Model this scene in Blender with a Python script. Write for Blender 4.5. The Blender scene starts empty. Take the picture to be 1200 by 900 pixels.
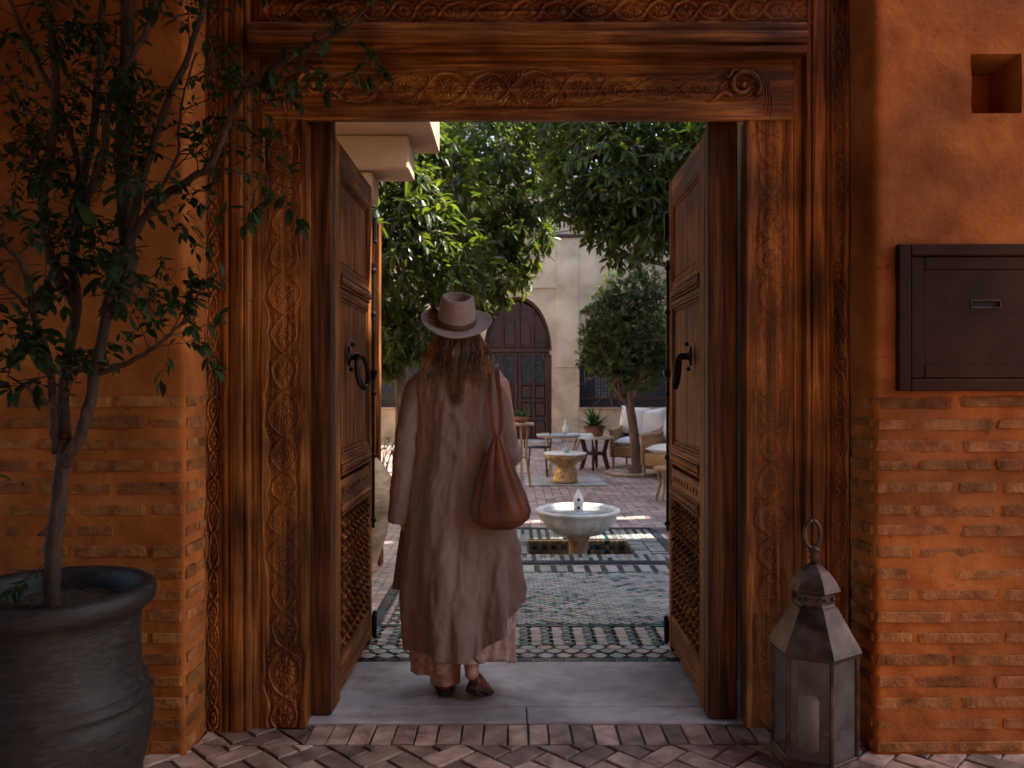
import bpy, math, random
import numpy as np
from mathutils import Vector, Matrix, noise
random.seed(7); np.random.seed(7)
SC = bpy.context.scene
COL = SC.collection
R = math.radians
PI = math.pi

# ------------------------------------------------------------------ camera, sky, sun, exposure
CZ, FPX = 1.38, 933.33
cd = bpy.data.cameras.new('camera'); cam = bpy.data.objects.new('camera', cd); COL.objects.link(cam)
cam.location = (0, 0, CZ); cam.rotation_euler = (R(90), 0, 0)
cd.lens = 28; cd.sensor_width = 36; cd.clip_start = .05; cd.clip_end = 500
cd.dof.use_dof = True; cd.dof.focus_distance = 3.5; cd.dof.aperture_fstop = 4.0
SC.camera = cam
SUN_AZ, SUN_EL = 78, 48          # azimuth from +Y towards +X
w = bpy.data.worlds.new('World'); SC.world = w; w.use_nodes = True
nt = w.node_tree; bg = nt.nodes['Background']
sky = nt.nodes.new('ShaderNodeTexSky'); sky.sky_type = 'NISHITA'; sky.sun_disc = False
sky.sun_elevation = R(SUN_EL); sky.sun_rotation = R(SUN_AZ); sky.dust_density = 2.0; sky.air_density = 1.0
nt.links.new(sky.outputs[0], bg.inputs[0]); bg.inputs[1].default_value = 0.15
sl = bpy.data.lights.new('sun', 'SUN'); sun = bpy.data.objects.new('sun', sl); COL.objects.link(sun)
sl.energy = 4.0; sl.angle = R(.55); sl.color = (1, .92, .8)
sdir = Vector((math.sin(R(SUN_AZ))*math.cos(R(SUN_EL)), math.cos(R(SUN_AZ))*math.cos(R(SUN_EL)), math.sin(R(SUN_EL))))
sun.location = sdir*60
sun.rotation_euler = sdir.to_track_quat('Z', 'Y').to_euler()
SC.view_settings.view_transform = 'Standard'; SC.view_settings.look = 'None'
SC.view_settings.exposure = 1.95; SC.view_settings.gamma = 1
SC.cycles.use_denoising = True
SC.cycles.max_bounces = 8; SC.cycles.diffuse_bounces = 6; SC.cycles.glossy_bounces = 3; SC.cycles.transmission_bounces = 6
SC.cycles.transparent_max_bounces = 8
SC.cycles.caustics_reflective = False; SC.cycles.caustics_refractive = False

def P(px, py, d):
    "world point seen at photo pixel (px, py) when it stands d metres in front of the camera"
    return Vector(((px-600)/FPX*d, d, CZ+(450-py)/FPX*d))

# ------------------------------------------------------------------ materials
def M(name, cols, scale=6, stretch=(1, 1, 1), rough=.75, rv=.15, bump=.3, bscale=60, bdist=.004, metal=0, rand=0, island=0,
      stain=.25, sscale=1.7, detail=6, dist=.3, spec=.4, trans=0, bstretch=None, coat=0, sheen=0, cracks=0, grain=0):
    m = bpy.data.materials.new(name); m.use_nodes = True
    t = m.node_tree; N = t.nodes; L = t.links; b = N['Principled BSDF']
    geo = N.new('ShaderNodeNewGeometry')
    mp = N.new('ShaderNodeMapping'); mp.inputs['Scale'].default_value = stretch
    L.new(geo.outputs['Position'], mp.inputs['Vector'])
    vec = mp.outputs[0]
    oi = N.new('ShaderNodeObjectInfo')
    if rand:
        sc = N.new('ShaderNodeVectorMath'); sc.operation = 'ADD'
        ml = N.new('ShaderNodeMath'); ml.operation = 'MULTIPLY'; ml.inputs[1].default_value = 37.0
        L.new(oi.outputs['Random'], ml.inputs[0]); L.new(ml.outputs[0], sc.inputs[1]); L.new(vec, sc.inputs[0]); vec = sc.outputs[0]
    n1 = N.new('ShaderNodeTexNoise'); n1.inputs['Scale'].default_value = scale; n1.inputs['Detail'].default_value = detail
    n1.inputs['Distortion'].default_value = dist; L.new(vec, n1.inputs['Vector'])
    cr = N.new('ShaderNodeValToRGB'); e = cr.color_ramp.elements
    k = len(cols)
    while len(e) < k: e.new(.5)
    for i, c in enumerate(cols):
        e[i].position = .28+.44*i/max(1, k-1); e[i].color = (*c, 1)
    L.new(n1.outputs['Fac'], cr.inputs[0]); col = cr.outputs[0]
    if stain:
        n2 = N.new('ShaderNodeTexNoise'); n2.inputs['Scale'].default_value = sscale; n2.inputs['Detail'].default_value = 5
        L.new(geo.outputs['Position'], n2.inputs['Vector'])
        mr = N.new('ShaderNodeMapRange'); mr.inputs[1].default_value = .35; mr.inputs[2].default_value = .65
        mr.inputs[3].default_value = 1-stain; mr.inputs[4].default_value = 1+stain*.4
        L.new(n2.outputs['Fac'], mr.inputs[0])
        mx = N.new('ShaderNodeVectorMath'); mx.operation = 'SCALE'; L.new(col, mx.inputs[0]); L.new(mr.outputs[0], mx.inputs['Scale']); col = mx.outputs[0]
    if grain:
        gm = N.new('ShaderNodeMapping'); gm.inputs['Scale'].default_value = tuple(q*(3.2 if q > 1 else 1.6) for q in stretch); L.new(geo.outputs['Position'], gm.inputs['Vector'])
        gn = N.new('ShaderNodeTexNoise'); gn.inputs['Scale'].default_value = 4.5; gn.inputs['Detail'].default_value = 9; gn.inputs['Roughness'].default_value = .7; L.new(gm.outputs[0], gn.inputs['Vector'])
        gr = N.new('ShaderNodeMapRange'); gr.inputs[1].default_value = .36; gr.inputs[2].default_value = .56; gr.inputs[3].default_value = 1-grain; gr.inputs[4].default_value = 1.12; L.new(gn.outputs['Fac'], gr.inputs[0])
        gs = N.new('ShaderNodeVectorMath'); gs.operation = 'SCALE'; L.new(col, gs.inputs[0]); L.new(gr.outputs[0], gs.inputs['Scale']); col = gs.outputs[0]
    if rand or island:
        src = oi.outputs['Random']
        if island:
            ad = N.new('ShaderNodeMath'); ad.operation = 'ADD'; L.new(src, ad.inputs[0]); L.new(geo.outputs['Random Per Island'], ad.inputs[1])
            fr = N.new('ShaderNodeMath'); fr.operation = 'FRACT'; L.new(ad.outputs[0], fr.inputs[0]); src = fr.outputs[0]
        a = max(rand, island)
        mr = N.new('ShaderNodeMapRange'); mr.inputs[3].default_value = 1-a; mr.inputs[4].default_value = 1+a*.7; L.new(src, mr.inputs[0])
        hs = N.new('ShaderNodeHueSaturation'); L.new(col, hs.inputs['Color']); L.new(mr.outputs[0], hs.inputs['Value'])
        mr2 = N.new('ShaderNodeMath'); mr2.operation = 'MULTIPLY'; mr2.inputs[1].default_value = 7.3; L.new(src, mr2.inputs[0])
        f2 = N.new('ShaderNodeMath'); f2.operation = 'FRACT'; L.new(mr2.outputs[0], f2.inputs[0])
        m3 = N.new('ShaderNodeMapRange'); m3.inputs[3].default_value = .5-(.03 if island else .008)*min(1, a*2); m3.inputs[4].default_value = .5+(.03 if island else .008)*min(1, a*2); L.new(f2.outputs[0], m3.inputs[0])
        L.new(m3.outputs[0], hs.inputs['Hue']); col = hs.outputs[0]
    L.new(col, b.inputs['Base Color'])
    mr = N.new('ShaderNodeMapRange'); mr.inputs[3].default_value = max(.02, rough-rv); mr.inputs[4].default_value = min(1, rough+rv)
    L.new(n1.outputs['Fac'], mr.inputs[0]); L.new(mr.outputs[0], b.inputs['Roughness'])
    b.inputs['Metallic'].default_value = metal
    b.inputs['Specular IOR Level'].default_value = spec
    if coat: b.inputs['Coat Weight'].default_value = coat; b.inputs['Coat Roughness'].default_value = .25
    if sheen: b.inputs['Sheen Weight'].default_value = sheen
    if cracks:
        vo = N.new('ShaderNodeTexVoronoi'); vo.feature = 'DISTANCE_TO_EDGE'; vo.inputs['Scale'].default_value = 1.5
        nw = N.new('ShaderNodeTexNoise'); nw.inputs['Scale'].default_value = 4; nw.inputs['Detail'].default_value = 7
        L.new(geo.outputs['Position'], nw.inputs['Vector'])
        av = N.new('ShaderNodeVectorMath'); av.operation = 'MULTIPLY_ADD'; av.inputs[1].default_value = (.5, .5, .5)
        L.new(nw.outputs['Color'], av.inputs[0]); L.new(geo.outputs['Position'], av.inputs[2]); L.new(av.outputs[0], vo.inputs['Vector'])
        c1 = N.new('ShaderNodeMapRange'); c1.inputs[1].default_value = 0; c1.inputs[2].default_value = .007; c1.inputs[3].default_value = cracks; c1.inputs[4].default_value = 0; L.new(vo.outputs['Distance'], c1.inputs[0])
        n5 = N.new('ShaderNodeTexNoise'); n5.inputs['Scale'].default_value = 1.1; L.new(geo.outputs['Position'], n5.inputs['Vector'])
        c2 = N.new('ShaderNodeMapRange'); c2.inputs[1].default_value = .5; c2.inputs[2].default_value = .6; L.new(n5.outputs['Fac'], c2.inputs[0])
        n6 = N.new('ShaderNodeTexNoise'); n6.inputs['Scale'].default_value = 24; n6.inputs['Detail'].default_value = 3; L.new(geo.outputs['Position'], n6.inputs['Vector'])
        c3 = N.new('ShaderNodeMapRange'); c3.inputs[1].default_value = .66; c3.inputs[2].default_value = .74; c3.inputs[4].default_value = cracks*.8; L.new(n6.outputs['Fac'], c3.inputs[0])
        mm = N.new('ShaderNodeMath'); mm.operation = 'MULTIPLY'; L.new(c1.outputs[0], mm.inputs[0]); L.new(c2.outputs[0], mm.inputs[1])
        mx_ = N.new('ShaderNodeMath'); mx_.operation = 'MAXIMUM'; L.new(mm.outputs[0], mx_.inputs[0]); L.new(c3.outputs[0], mx_.inputs[1])
        iv = N.new('ShaderNodeMath'); iv.operation = 'SUBTRACT'; iv.inputs[0].default_value = 1; L.new(mx_.outputs[0], iv.inputs[1])
        sc2 = N.new('ShaderNodeVectorMath'); sc2.operation = 'SCALE'; L.new(col, sc2.inputs[0]); L.new(iv.outputs[0], sc2.inputs['Scale']); col = sc2.outputs[0]
        L.new(col, b.inputs['Base Color'])
    if bump:
        nb = N.new('ShaderNodeTexNoise'); nb.inputs['Scale'].default_value = bscale; nb.inputs['Detail'].default_value = 5
        if bstretch:
            mb = N.new('ShaderNodeMapping'); mb.inputs['Scale'].default_value = bstretch; L.new(geo.outputs['Position'], mb.inputs['Vector']); L.new(mb.outputs[0], nb.inputs['Vector'])
        else: L.new(vec, nb.inputs['Vector'])
        bp = N.new('ShaderNodeBump'); bp.inputs['Strength'].default_value = bump; bp.inputs['Distance'].default_value = bdist
        L.new(nb.outputs['Fac'], bp.inputs['Height']); L.new(bp.outputs[0], b.inputs['Normal'])
    if trans:
        tr = N.new('ShaderNodeBsdfTranslucent'); L.new(col, tr.inputs[0])
        g = N.new('ShaderNodeVectorMath'); g.operation = 'MULTIPLY'; g.inputs[1].default_value = (2.0, 1.85, .6); L.new(col, g.inputs[0]); L.new(g.outputs[0], tr.inputs[0])
        ms = N.new('ShaderNodeMixShader'); ms.inputs[0].default_value = trans
        out = N['Material Output']; L.new(b.outputs[0], ms.inputs[1]); L.new(tr.outputs[0], ms.inputs[2]); L.new(ms.outputs[0], out.inputs[0])
    return m

MT = {}
MT['terracotta'] = M('terracotta_plaster', [(.24, .070, .015), (.40, .119, .026), (.52, .172, .042)], 5, rough=.9, rv=.08, bump=.5, bscale=42, bdist=.007, stain=.42, detail=10, spec=.15, cracks=.45)
MT['mortar'] = M('clay_mortar', [(.26, .094, .025), (.40, .155, .045), (.50, .215, .07)], 9, rough=.92, rv=.06, bump=.8, bscale=55, bdist=.008, stain=.3, detail=9, spec=.12)
MT['wbrick'] = M('wall_brick', [(.14, .052, .018), (.31, .118, .038), (.44, .185, .062)], 14, rough=.88, rv=.1, bump=.8, bscale=70, bdist=.008, rand=.33, stain=.3, spec=.15)
MT['fbrick'] = M('floor_brick', [(.13, .072, .055), (.36, .222, .165), (.52, .36, .285)], 12, rough=.6, rv=.18, bump=.7, bscale=60, bdist=.005, rand=.6, stain=.3)
MT['grout'] = M('floor_grout', [(.10, .075, .065), (.17, .13, .11)], 20, rough=.9, bump=.6, bscale=90, stain=.3)
MT['paver'] = M('courtyard_paver', [(.24, .17, .155), (.40, .285, .25), (.48, .37, .33)], 8, rough=.5, rv=.15, bump=.3, bscale=50, rand=.3, island=.3, stain=.25)
MT['stone'] = M('threshold_stone', [(.30, .26, .24), (.43, .39, .365), (.52, .48, .455)], 9, (1, 1.6, 1), rough=.5, rv=.15, bump=.5, bscale=34, bdist=.005, stain=.42, dist=.3, detail=10, cracks=.3)
WOODC = [(.05, .015, .004), (.24, .078, .017), (.50, .20, .048)]
MT['wood_v'] = M('carved_cedar_upright', WOODC, 3.2, (9, 9, .55), rough=.5, rv=.15, bump=.4, bscale=8, bstretch=(12, 12, .8), bdist=.004, stain=.6, sscale=3.2, detail=10, dist=.8, spec=.3, grain=.55)
MT['wood_h'] = M('carved_cedar_level', WOODC, 3.2, (.55, 9, 9), rough=.5, rv=.15, bump=.4, bscale=8, bstretch=(.8, 12, 12), bdist=.004, stain=.6, sscale=3.2, detail=10, dist=.8, spec=.3, grain=.55)
LEAFC = [(.045, .014, .004), (.21, .070, .017), (.48, .19, .046)]
MT['leaf_v'] = M('door_cedar_upright', LEAFC, 3.2, (12, 12, .55), spec=.14, rough=.58, rv=.15, bump=.4, bscale=8, bstretch=(14, 14, .8), bdist=.004, rand=.12, stain=.5, sscale=2.6, detail=10, dist=.8, grain=.5)
MT['leaf_d'] = M('door_cedar_level', LEAFC, 3.2, (12, .55, 12), spec=.14, rough=.58, rv=.15, bump=.4, bscale=8, bstretch=(14, .8, 14), bdist=.004, rand=.12, stain=.5, sscale=2.6, detail=10, dist=.8, grain=.5)
MT['post_v'] = M('shaded_door_edge', [(.018, .006, .002), (.09, .030, .009), (.20, .075, .022)], 3.2, (12, 12, .55), rough=.6, rv=.15, bump=.4, bscale=8, bstretch=(14, 14, .8), bdist=.004, stain=.5, sscale=2, detail=10, dist=.8, spec=.2, grain=.5)  # darker copy of the door cedar, paints shade onto the posts
MT['iron'] = M('dark_wrought_iron', [(.012, .010, .010), (.05, .042, .038)], 30, rough=.45, rv=.15, bump=.4, bscale=80, metal=.8, stain=.2)
MT['boxmetal'] = M('brown_painted_metal', [(.028, .010, .005), (.046, .016, .008), (.036, .013, .006)], 5, rough=.72, rv=.12, bump=.25, bscale=40, stain=.4, spec=.12)
MT['tin'] = M('aged_tin', [(.03, .018, .013), (.075, .046, .036), (.14, .092, .075)], 14, rough=.5, rv=.18, bump=.5, bscale=40, metal=.75, stain=.3, sscale=8)
MT['pot'] = M('glazed_dark_pot', [(.008, .006, .007), (.017, .013, .012), (.042, .027, .021)], 26, (1, 1, 3.5), rough=.6, rv=.15, bump=.5, bscale=34, bdist=.004, stain=.3, sscale=4, detail=10, spec=.35)
MT['soil'] = M('potting_soil', [(.02, .012, .008), (.07, .045, .03)], 40, rough=.95, bump=1, bscale=60, bdist=.02)
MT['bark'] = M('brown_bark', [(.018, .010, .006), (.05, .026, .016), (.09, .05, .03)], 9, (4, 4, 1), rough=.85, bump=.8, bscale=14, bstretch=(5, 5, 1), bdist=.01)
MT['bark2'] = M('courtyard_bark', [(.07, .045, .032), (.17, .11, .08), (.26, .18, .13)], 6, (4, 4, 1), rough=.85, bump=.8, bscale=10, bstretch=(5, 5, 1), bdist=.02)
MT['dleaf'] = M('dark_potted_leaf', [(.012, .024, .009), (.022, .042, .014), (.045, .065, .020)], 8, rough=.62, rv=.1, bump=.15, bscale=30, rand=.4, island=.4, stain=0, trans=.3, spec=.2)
MT['oleaf'] = M('glossy_orange_tree_leaf', [(.030, .052, .012), (.066, .10, .024), (.12, .15, .038)], 3, rough=.38, rv=.1, bump=.15, bscale=20, rand=.45, island=.45, stain=.2, trans=.5, spec=.5)
MT['sleaf'] = M('round_tree_leaf', [(.045, .075, .025), (.095, .14, .048), (.14, .18, .075)], 3, rough=.45, rv=.1, bump=.1, bscale=20, rand=.4, island=.4, stain=.2, trans=.3)
MT['cream'] = M('cream_plaster', [(.42, .33, .225), (.51, .405, .285), (.57, .465, .345)], 2.2, rough=.9, bump=.35, bscale=20, bdist=.01, stain=.25, sscale=1.1, detail=8, spec=.15, cracks=.3)
MT['white'] = M('pale_plaster', [(.42, .27, .18), (.52, .36, .26)], 3, rough=.9, bump=.3, bscale=25, bdist=.006, stain=.12, spec=.15)
MT['bdoor'] = M('dark_red_door_wood', [(.025, .010, .008), (.055, .021, .016), (.085, .035, .026)], 4, (8, 8, .7), rough=.5, bump=.3, bscale=20, stain=.3)
MT['dark'] = M('shade_black', [(.012, .012, .014), (.03, .027, .028)], 3, rough=.8, bump=0, stain=.2)  # near-black colour stands in for the shade inside openings
MT['linen'] = M('taupe_linen', [(.185, .120, .099), (.225, .156, .128), (.265, .190, .160)], 120, (1, 1, 2.5), rough=.92, rv=.05, bump=.22, bscale=330, bdist=.0015, stain=.10, sscale=3, spec=.1, sheen=.3)
MT['pink'] = M('pale_rose_linen', [(.34, .23, .19), (.46, .33, .28), (.62, .50, .45)], 40, rough=.9, bump=.4, bscale=160, bdist=.002, stain=.12, sscale=9, spec=.1, sheen=.3)
MT['felt'] = M('grey_felt', [(.28, .215, .19), (.38, .30, .27)], 60, rough=.95, rv=.04, bump=.3, bscale=190, bdist=.0015, stain=.12, sscale=9, spec=.1, sheen=.4)
MT['band'] = M('brown_ribbon', [(.10, .055, .035), (.15, .085, .058)], 60, rough=.6, bump=.3, bscale=120)
MT['hair'] = M('brown_hair', [(.028, .012, .006), (.09, .038, .015), (.20, .095, .036)], 9, (1, 1, .35), rough=.42, rv=.1, bump=0, island=.35, stain=.3, sscale=12, spec=.5)
MT['hairgoldlit'] = M('golden_edge_lit_hair', [(.14, .06, .018), (.32, .155, .05), (.55, .32, .13)], 9, (1, 1, .35), rough=.42, rv=.1, bump=0, island=.35, stain=.3, sscale=12, spec=.5)  # ombre gold that also carries the warm edge light in its colour
MT['leather'] = M('rust_leather', [(.07, .018, .006), (.125, .033, .011), (.19, .055, .019)], 9, (1, 1, .4), rough=.52, rv=.14, bump=.5, bscale=60, bdist=.003, stain=.3, sscale=6)
MT['sole'] = M('worn_sole', [(.02, .014, .012), (.06, .042, .034)], 30, rough=.75, bump=.4, bscale=60)
MT['skin'] = M('skin', [(.42, .24, .17), (.50, .30, .22)], 12, rough=.5, bump=.15, bscale=150, bdist=.001, stain=.08)
MT['marble'] = M('white_marble', [(.58, .54, .48), (.76, .72, .67), (.82, .79, .75)], 7, rough=.4, rv=.12, bump=.3, bscale=30, bdist=.004, stain=.28, sscale=6, dist=1.5)
MT['sandstone'] = M('ochre_stone', [(.28, .17, .10), (.44, .30, .19), (.5, .36, .25)], 12, rough=.7, bump=.6, bscale=40, bdist=.006, stain=.3, sscale=6)
MT['brass'] = M('hammered_brass', [(.22, .12, .05), (.50, .32, .15), (.62, .44, .24)], 30, rough=.42, bump=.9, bscale=34, bdist=.02, metal=.65, stain=.35, sscale=12)
MT['wicker'] = M('woven_wicker', [(.22, .11, .045), (.42, .24, .11), (.52, .33, .17)], 40, (1, 1, 2.5), rough=.6, bump=1, bscale=60, bdist=.01, rand=.1)
MT['cushion'] = M('white_cushion', [(.66, .66, .68), (.8, .8, .82)], 6, rough=.9, bump=.3, bscale=14, bdist=.01, stain=.08, spec=.1)
MT['fern'] = M('fern_leaf', [(.02, .06, .02), (.05, .12, .035)], 10, rough=.45, bump=0, rand=.2, island=.35, trans=.25, stain=0)
MT['terrapot'] = M('terracotta_pot', [(.25, .10, .055), (.38, .17, .10)], 12, rough=.8, bump=.3)
MT['jar'] = M('weathered_clay_jar', [(.26, .17, .10), (.42, .30, .19), (.55, .43, .31)], 5, (1, 1, 3), rough=.85, bump=.7, bscale=18, bdist=.01, stain=.35, sscale=3.5, detail=9)
MT['zpale'] = M('pale_zellige', [(.29, .28, .25), (.38, .365, .33), (.44, .41, .36)], 9, rough=.3, rv=.1, bump=.3, bscale=30, rand=.22, island=.22, stain=.2)
MT['zpink'] = M('rose_zellige', [(.36, .26, .22), (.46, .33, .28)], 9, rough=.35, rv=.1, bump=.3, bscale=30, rand=.25, island=.25, stain=.2)
MT['zgreen'] = M('green_zellige', [(.012, .045, .045), (.03, .085, .08)], 9, rough=.22, rv=.08, bump=.3, bscale=30, rand=.35, island=.35, stain=.2, spec=.6)
MT['zgrey'] = M('grey_green_zellige', [(.19, .225, .215), (.29, .32, .30), (.36, .385, .355)], 9, rough=.28, rv=.1, bump=.3, bscale=30, rand=.35, island=.35, stain=.2)
MT['znavy'] = M('navy_zellige', [(.010, .018, .032), (.022, .034, .052)], 9, rough=.22, rv=.08, bump=.3, bscale=30, rand=.35, stain=.2, spec=.6)
MT['zochre'] = M('ochre_zellige', [(.18, .13, .06), (.28, .21, .11)], 9, rough=.4, bump=.3, bscale=30, rand=.3, island=.3)
MT['rug'] = M('woven_rug', [(.05, .06, .07), (.55, .53, .5), (.6, .58, .55)], 9, (.6, 5, 1), rough=.95, bump=.5, bscale=60, dist=1)
MT['wax'] = M('cream_wax', [(.62, .52, .38), (.7, .6, .46)], 8, rough=.5, bump=.1)
MT['stemgreen'] = M('green_stem', [(.06, .10, .03), (.1, .14, .05)], 8, rough=.6, bump=0)
MT['orange'] = M('ripe_orange_peel', [(.62, .24, .02), (.72, .31, .03)], 20, rough=.45, bump=.4, bscale=120)
def glass(name, tint, rough, mixf, dust=(.3, .27, .25)):
    m = bpy.data.materials.new(name); m.use_nodes = True; t = m.node_tree; N = t.nodes; L = t.links; b = N['Principled BSDF']
    b.inputs['Base Color'].default_value = (*dust, 1); b.inputs['Roughness'].default_value = .25
    tr = N.new('ShaderNodeBsdfTransparent'); tr.inputs[0].default_value = (*tint, 1)
    ms = N.new('ShaderNodeMixShader'); L.new(tr.outputs[0], ms.inputs[2]); L.new(b.outputs[0], ms.inputs[1])
    geo = N.new('ShaderNodeNewGeometry'); n = N.new('ShaderNodeTexNoise'); n.inputs['Scale'].default_value = 14; n.inputs['Detail'].default_value = 8
    L.new(geo.outputs['Position'], n.inputs[0]); mr = N.new('ShaderNodeMapRange'); mr.inputs[1].default_value = .3; mr.inputs[2].default_value = .7
    mr.inputs[3].default_value = mixf-.2; mr.inputs[4].default_value = mixf+.12; L.new(n.outputs['Fac'], mr.inputs[0]); L.new(mr.outputs[0], ms.inputs[0])
    L.new(ms.outputs[0], N['Material Output'].inputs[0]); return m
MT['dustglass'] = glass('dusty_glass', (.62, .60, .62), .3, .62, (.13, .11, .10))
MT['glass'] = glass('clear_glass', (.9, .93, .92), .1, .8, (.08, .09, .10))
MT['water'] = M('basin_water', [(.30, .34, .35), (.42, .46, .46)], 4, rough=.06, rv=.03, bump=.25, bscale=9, bdist=.004, stain=.1, spec=.6)

# ------------------------------------------------------------------ mesh helpers
class MB:
    def __init__(s): s.V = []; s.F = []; s.K = []; s.k = 0
    def add(s, vs, fs):
        o = len(s.V); s.V += [tuple(v) for v in vs]; s.F += [tuple(i+o for i in f) for f in fs]; s.K += [s.k]*len(fs)
        return s
    def box(s, x0, x1, y0, y1, z0, z1, b=0, jit=0):
        if x0 > x1: x0, x1 = x1, x0
        if y0 > y1: y0, y1 = y1, y0
        if z0 > z1: z0, z1 = z1, z0
        if not b:
            vs = [(x, y, z) for z in (z0, z1) for y in (y0, y1) for x in (x0, x1)]
            return s.add(vs, [(0, 2, 3, 1), (4, 5, 7, 6), (0, 1, 5, 4), (2, 6, 7, 3), (0, 4, 6, 2), (1, 3, 7, 5)])
        b = min(b, (x1-x0)*.45, (y1-y0)*.45, (z1-z0)*.45)
        c = [(x, y, z) for z in (0, 1) for y in (0, 1) for x in (0, 1)]
        lo, hi = (x0, y0, z0), (x1, y1, z1); vs = []
        for q in c:
            for ax in range(3):
                vs.append([(hi[i] if q[i] else lo[i]) if i == ax else ((hi[i]-b) if q[i] else (lo[i]+b)) for i in range(3)])
        if jit: vs = [[a+random.uniform(-jit, jit) for a in v] for v in vs]
        ix = lambda x, y, z, ax: (z*4+y*2+x)*3+ax
        fs = []
        for ax in range(3):
            u, v = [i for i in range(3) if i != ax]
            for sd in (0, 1):
                f = []
                for a, bb in ((0, 0), (1, 0), (1, 1), (0, 1)):
                    q = [0, 0, 0]; q[ax] = sd; q[u] = a; q[v] = bb; f.append(ix(*q, ax))
                if (sd == 0) ^ (ax == 1): f.reverse()
                fs.append(f)
            for a in (0, 1):
                for bb in (0, 1):
                    q0 = [0, 0, 0]; q0[u] = a; q0[v] = bb; q1 = list(q0); q1[ax] = 1
                    f = [ix(*q0, u), ix(*q1, u), ix(*q1, v), ix(*q0, v)]
                    if (a ^ bb) ^ (ax == 1): f.reverse()
                    fs.append(f)
        for q in c:
            f = [ix(*q, 0), ix(*q, 1), ix(*q, 2)]
            if (q[0]+q[1]+q[2]) % 2 == 0: f.reverse()
            fs.append(f)
        return s.add(vs, fs)
    def tube(s, pts, rad, n=8, caps=True, sq=1.0):
        pts = [Vector(p) for p in pts]; m = len(pts)
        if not hasattr(rad, '__len__'): rad = [rad]*m
        vs = []; up = None
        for i, p in enumerate(pts):
            t = (pts[min(i+1, m-1)]-pts[max(i-1, 0)])
            t = t.normalized() if t.length > 1e-9 else Vector((0, 0, 1))
            if up is None: up = t.orthogonal().normalized()
            up = (up-t*up.dot(t)); up = up.normalized() if up.length > 1e-6 else t.orthogonal().normalized()
            bi = t.cross(up)
            for k in range(n):
                a = 2*PI*k/n; vs.append(p+(up*math.cos(a)+bi*math.sin(a)*sq)*rad[i])
        fs = [(i*n+k, i*n+(k+1) % n, (i+1)*n+(k+1) % n, (i+1)*n+k) for i in range(m-1) for k in range(n)]
        if caps: fs += [tuple(reversed(range(n))), tuple(range((m-1)*n, m*n))]
        return s.add(vs, fs)
    def lathe(s, prof, n=32, c=(0, 0, 0), rf=None, sx=1, sy=1, rot=0):
        vs = []
        for r, z in prof:
            for k in range(n):
                a = 2*PI*k/n+rot; rr = r*(rf(a, z) if rf else 1)
                vs.append((c[0]+rr*math.cos(a)*sx, c[1]+rr*math.sin(a)*sy, c[2]+z))
        m = len(prof)
        fs = [(i*n+k, i*n+(k+1) % n, (i+1)*n+(k+1) % n, (i+1)*n+k) for i in range(m-1) for k in range(n)]
        fs += [tuple(reversed(range(n))), tuple(range((m-1)*n, m*n))]
        return s.add(vs, fs)
    def ball(s, c, r, n=10, m=6, sc=(1, 1, 1)):
        prof = [(max(1e-4, math.sin(PI*i/m))*1, -math.cos(PI*i/m)) for i in range(m+1)]
        vs = []
        for q, z in prof:
            for k in range(n):
                a = 2*PI*k/n; vs.append((c[0]+q*math.cos(a)*r*sc[0], c[1]+q*math.sin(a)*r*sc[1], c[2]+z*r*sc[2]))
        fs = [(i*n+k, i*n+(k+1) % n, (i+1)*n+(k+1) % n, (i+1)*n+k) for i in range(m) for k in range(n)]
        return s.add(vs, fs)
    def prism(s, poly, z0, z1, ins=0, tilt=(0, 0)):
        "horizontal slab with a worn, chamfered top edge"
        n = len(poly); cx = sum(p[0] for p in poly)/n; cy = sum(p[1] for p in poly)/n
        vs = [(x, y, z0) for x, y in poly]
        zt = lambda x, y, z: z+(x-cx)*tilt[0]+(y-cy)*tilt[1]
        vs += [(x, y, zt(x, y, z1-ins)) for x, y in poly]
        for x, y in poly:
            dx, dy = cx-x, cy-y; l = math.hypot(dx, dy) or 1
            k = min(ins*1.5/l, .4); vs.append((x+dx*k, y+dy*k, zt(x, y, z1)))
        fs = [(i, (i+1) % n, n+(i+1) % n, n+i) for i in range(n)]+[(n+i, n+(i+1) % n, 2*n+(i+1) % n, 2*n+i) for i in range(n)]
        fs.append(tuple(range(2*n, 3*n))); fs.append(tuple(reversed(range(n))))
        return s.add(vs, fs)
    def mesh(s, name, mats, off=(0, 0, 0), smooth=False):
        me = bpy.data.meshes.new(name)
        me.from_pydata([(v[0]-off[0], v[1]-off[1], v[2]-off[2]) for v in s.V], [], s.F)
        for m in (mats if isinstance(mats, (list, tuple)) else [mats]): me.materials.append(m)
        me.polygons.foreach_set('material_index', s.K)
        if smooth: me.polygons.foreach_set('use_smooth', [True]*len(me.polygons))
        me.update(); return me
    def build(s, name, mats, parent=None, local=False, smooth=False, loc=None):
        off = (0, 0, 0)
        if loc is not None: off = loc
        elif parent is not None and not local:
            off = (0, 0, 0); q = parent
            while q is not None: off = tuple(a+b for a, b in zip(off, q.location)); q = q.parent
        o = bpy.data.objects.new(name, s.mesh(name, mats, off, smooth)); COL.objects.link(o)
        if parent is not None: o.parent = parent
        if loc is not None and parent is None: o.location = loc
        return o
def link(name, me, parent=None, loc=(0, 0, 0), rot=(0, 0, 0), scale=(1, 1, 1)):
    o = bpy.data.objects.new(name, me); COL.objects.link(o); o.parent = parent
    o.location = loc; o.rotation_euler = rot; o.scale = scale; return o
def tag(o, label=None, cat=None, group=None, kind=None):
    if label: o['label'] = label
    if cat: o['category'] = cat
    if group: o['group'] = group
    if kind: o['kind'] = kind
    return o
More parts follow.
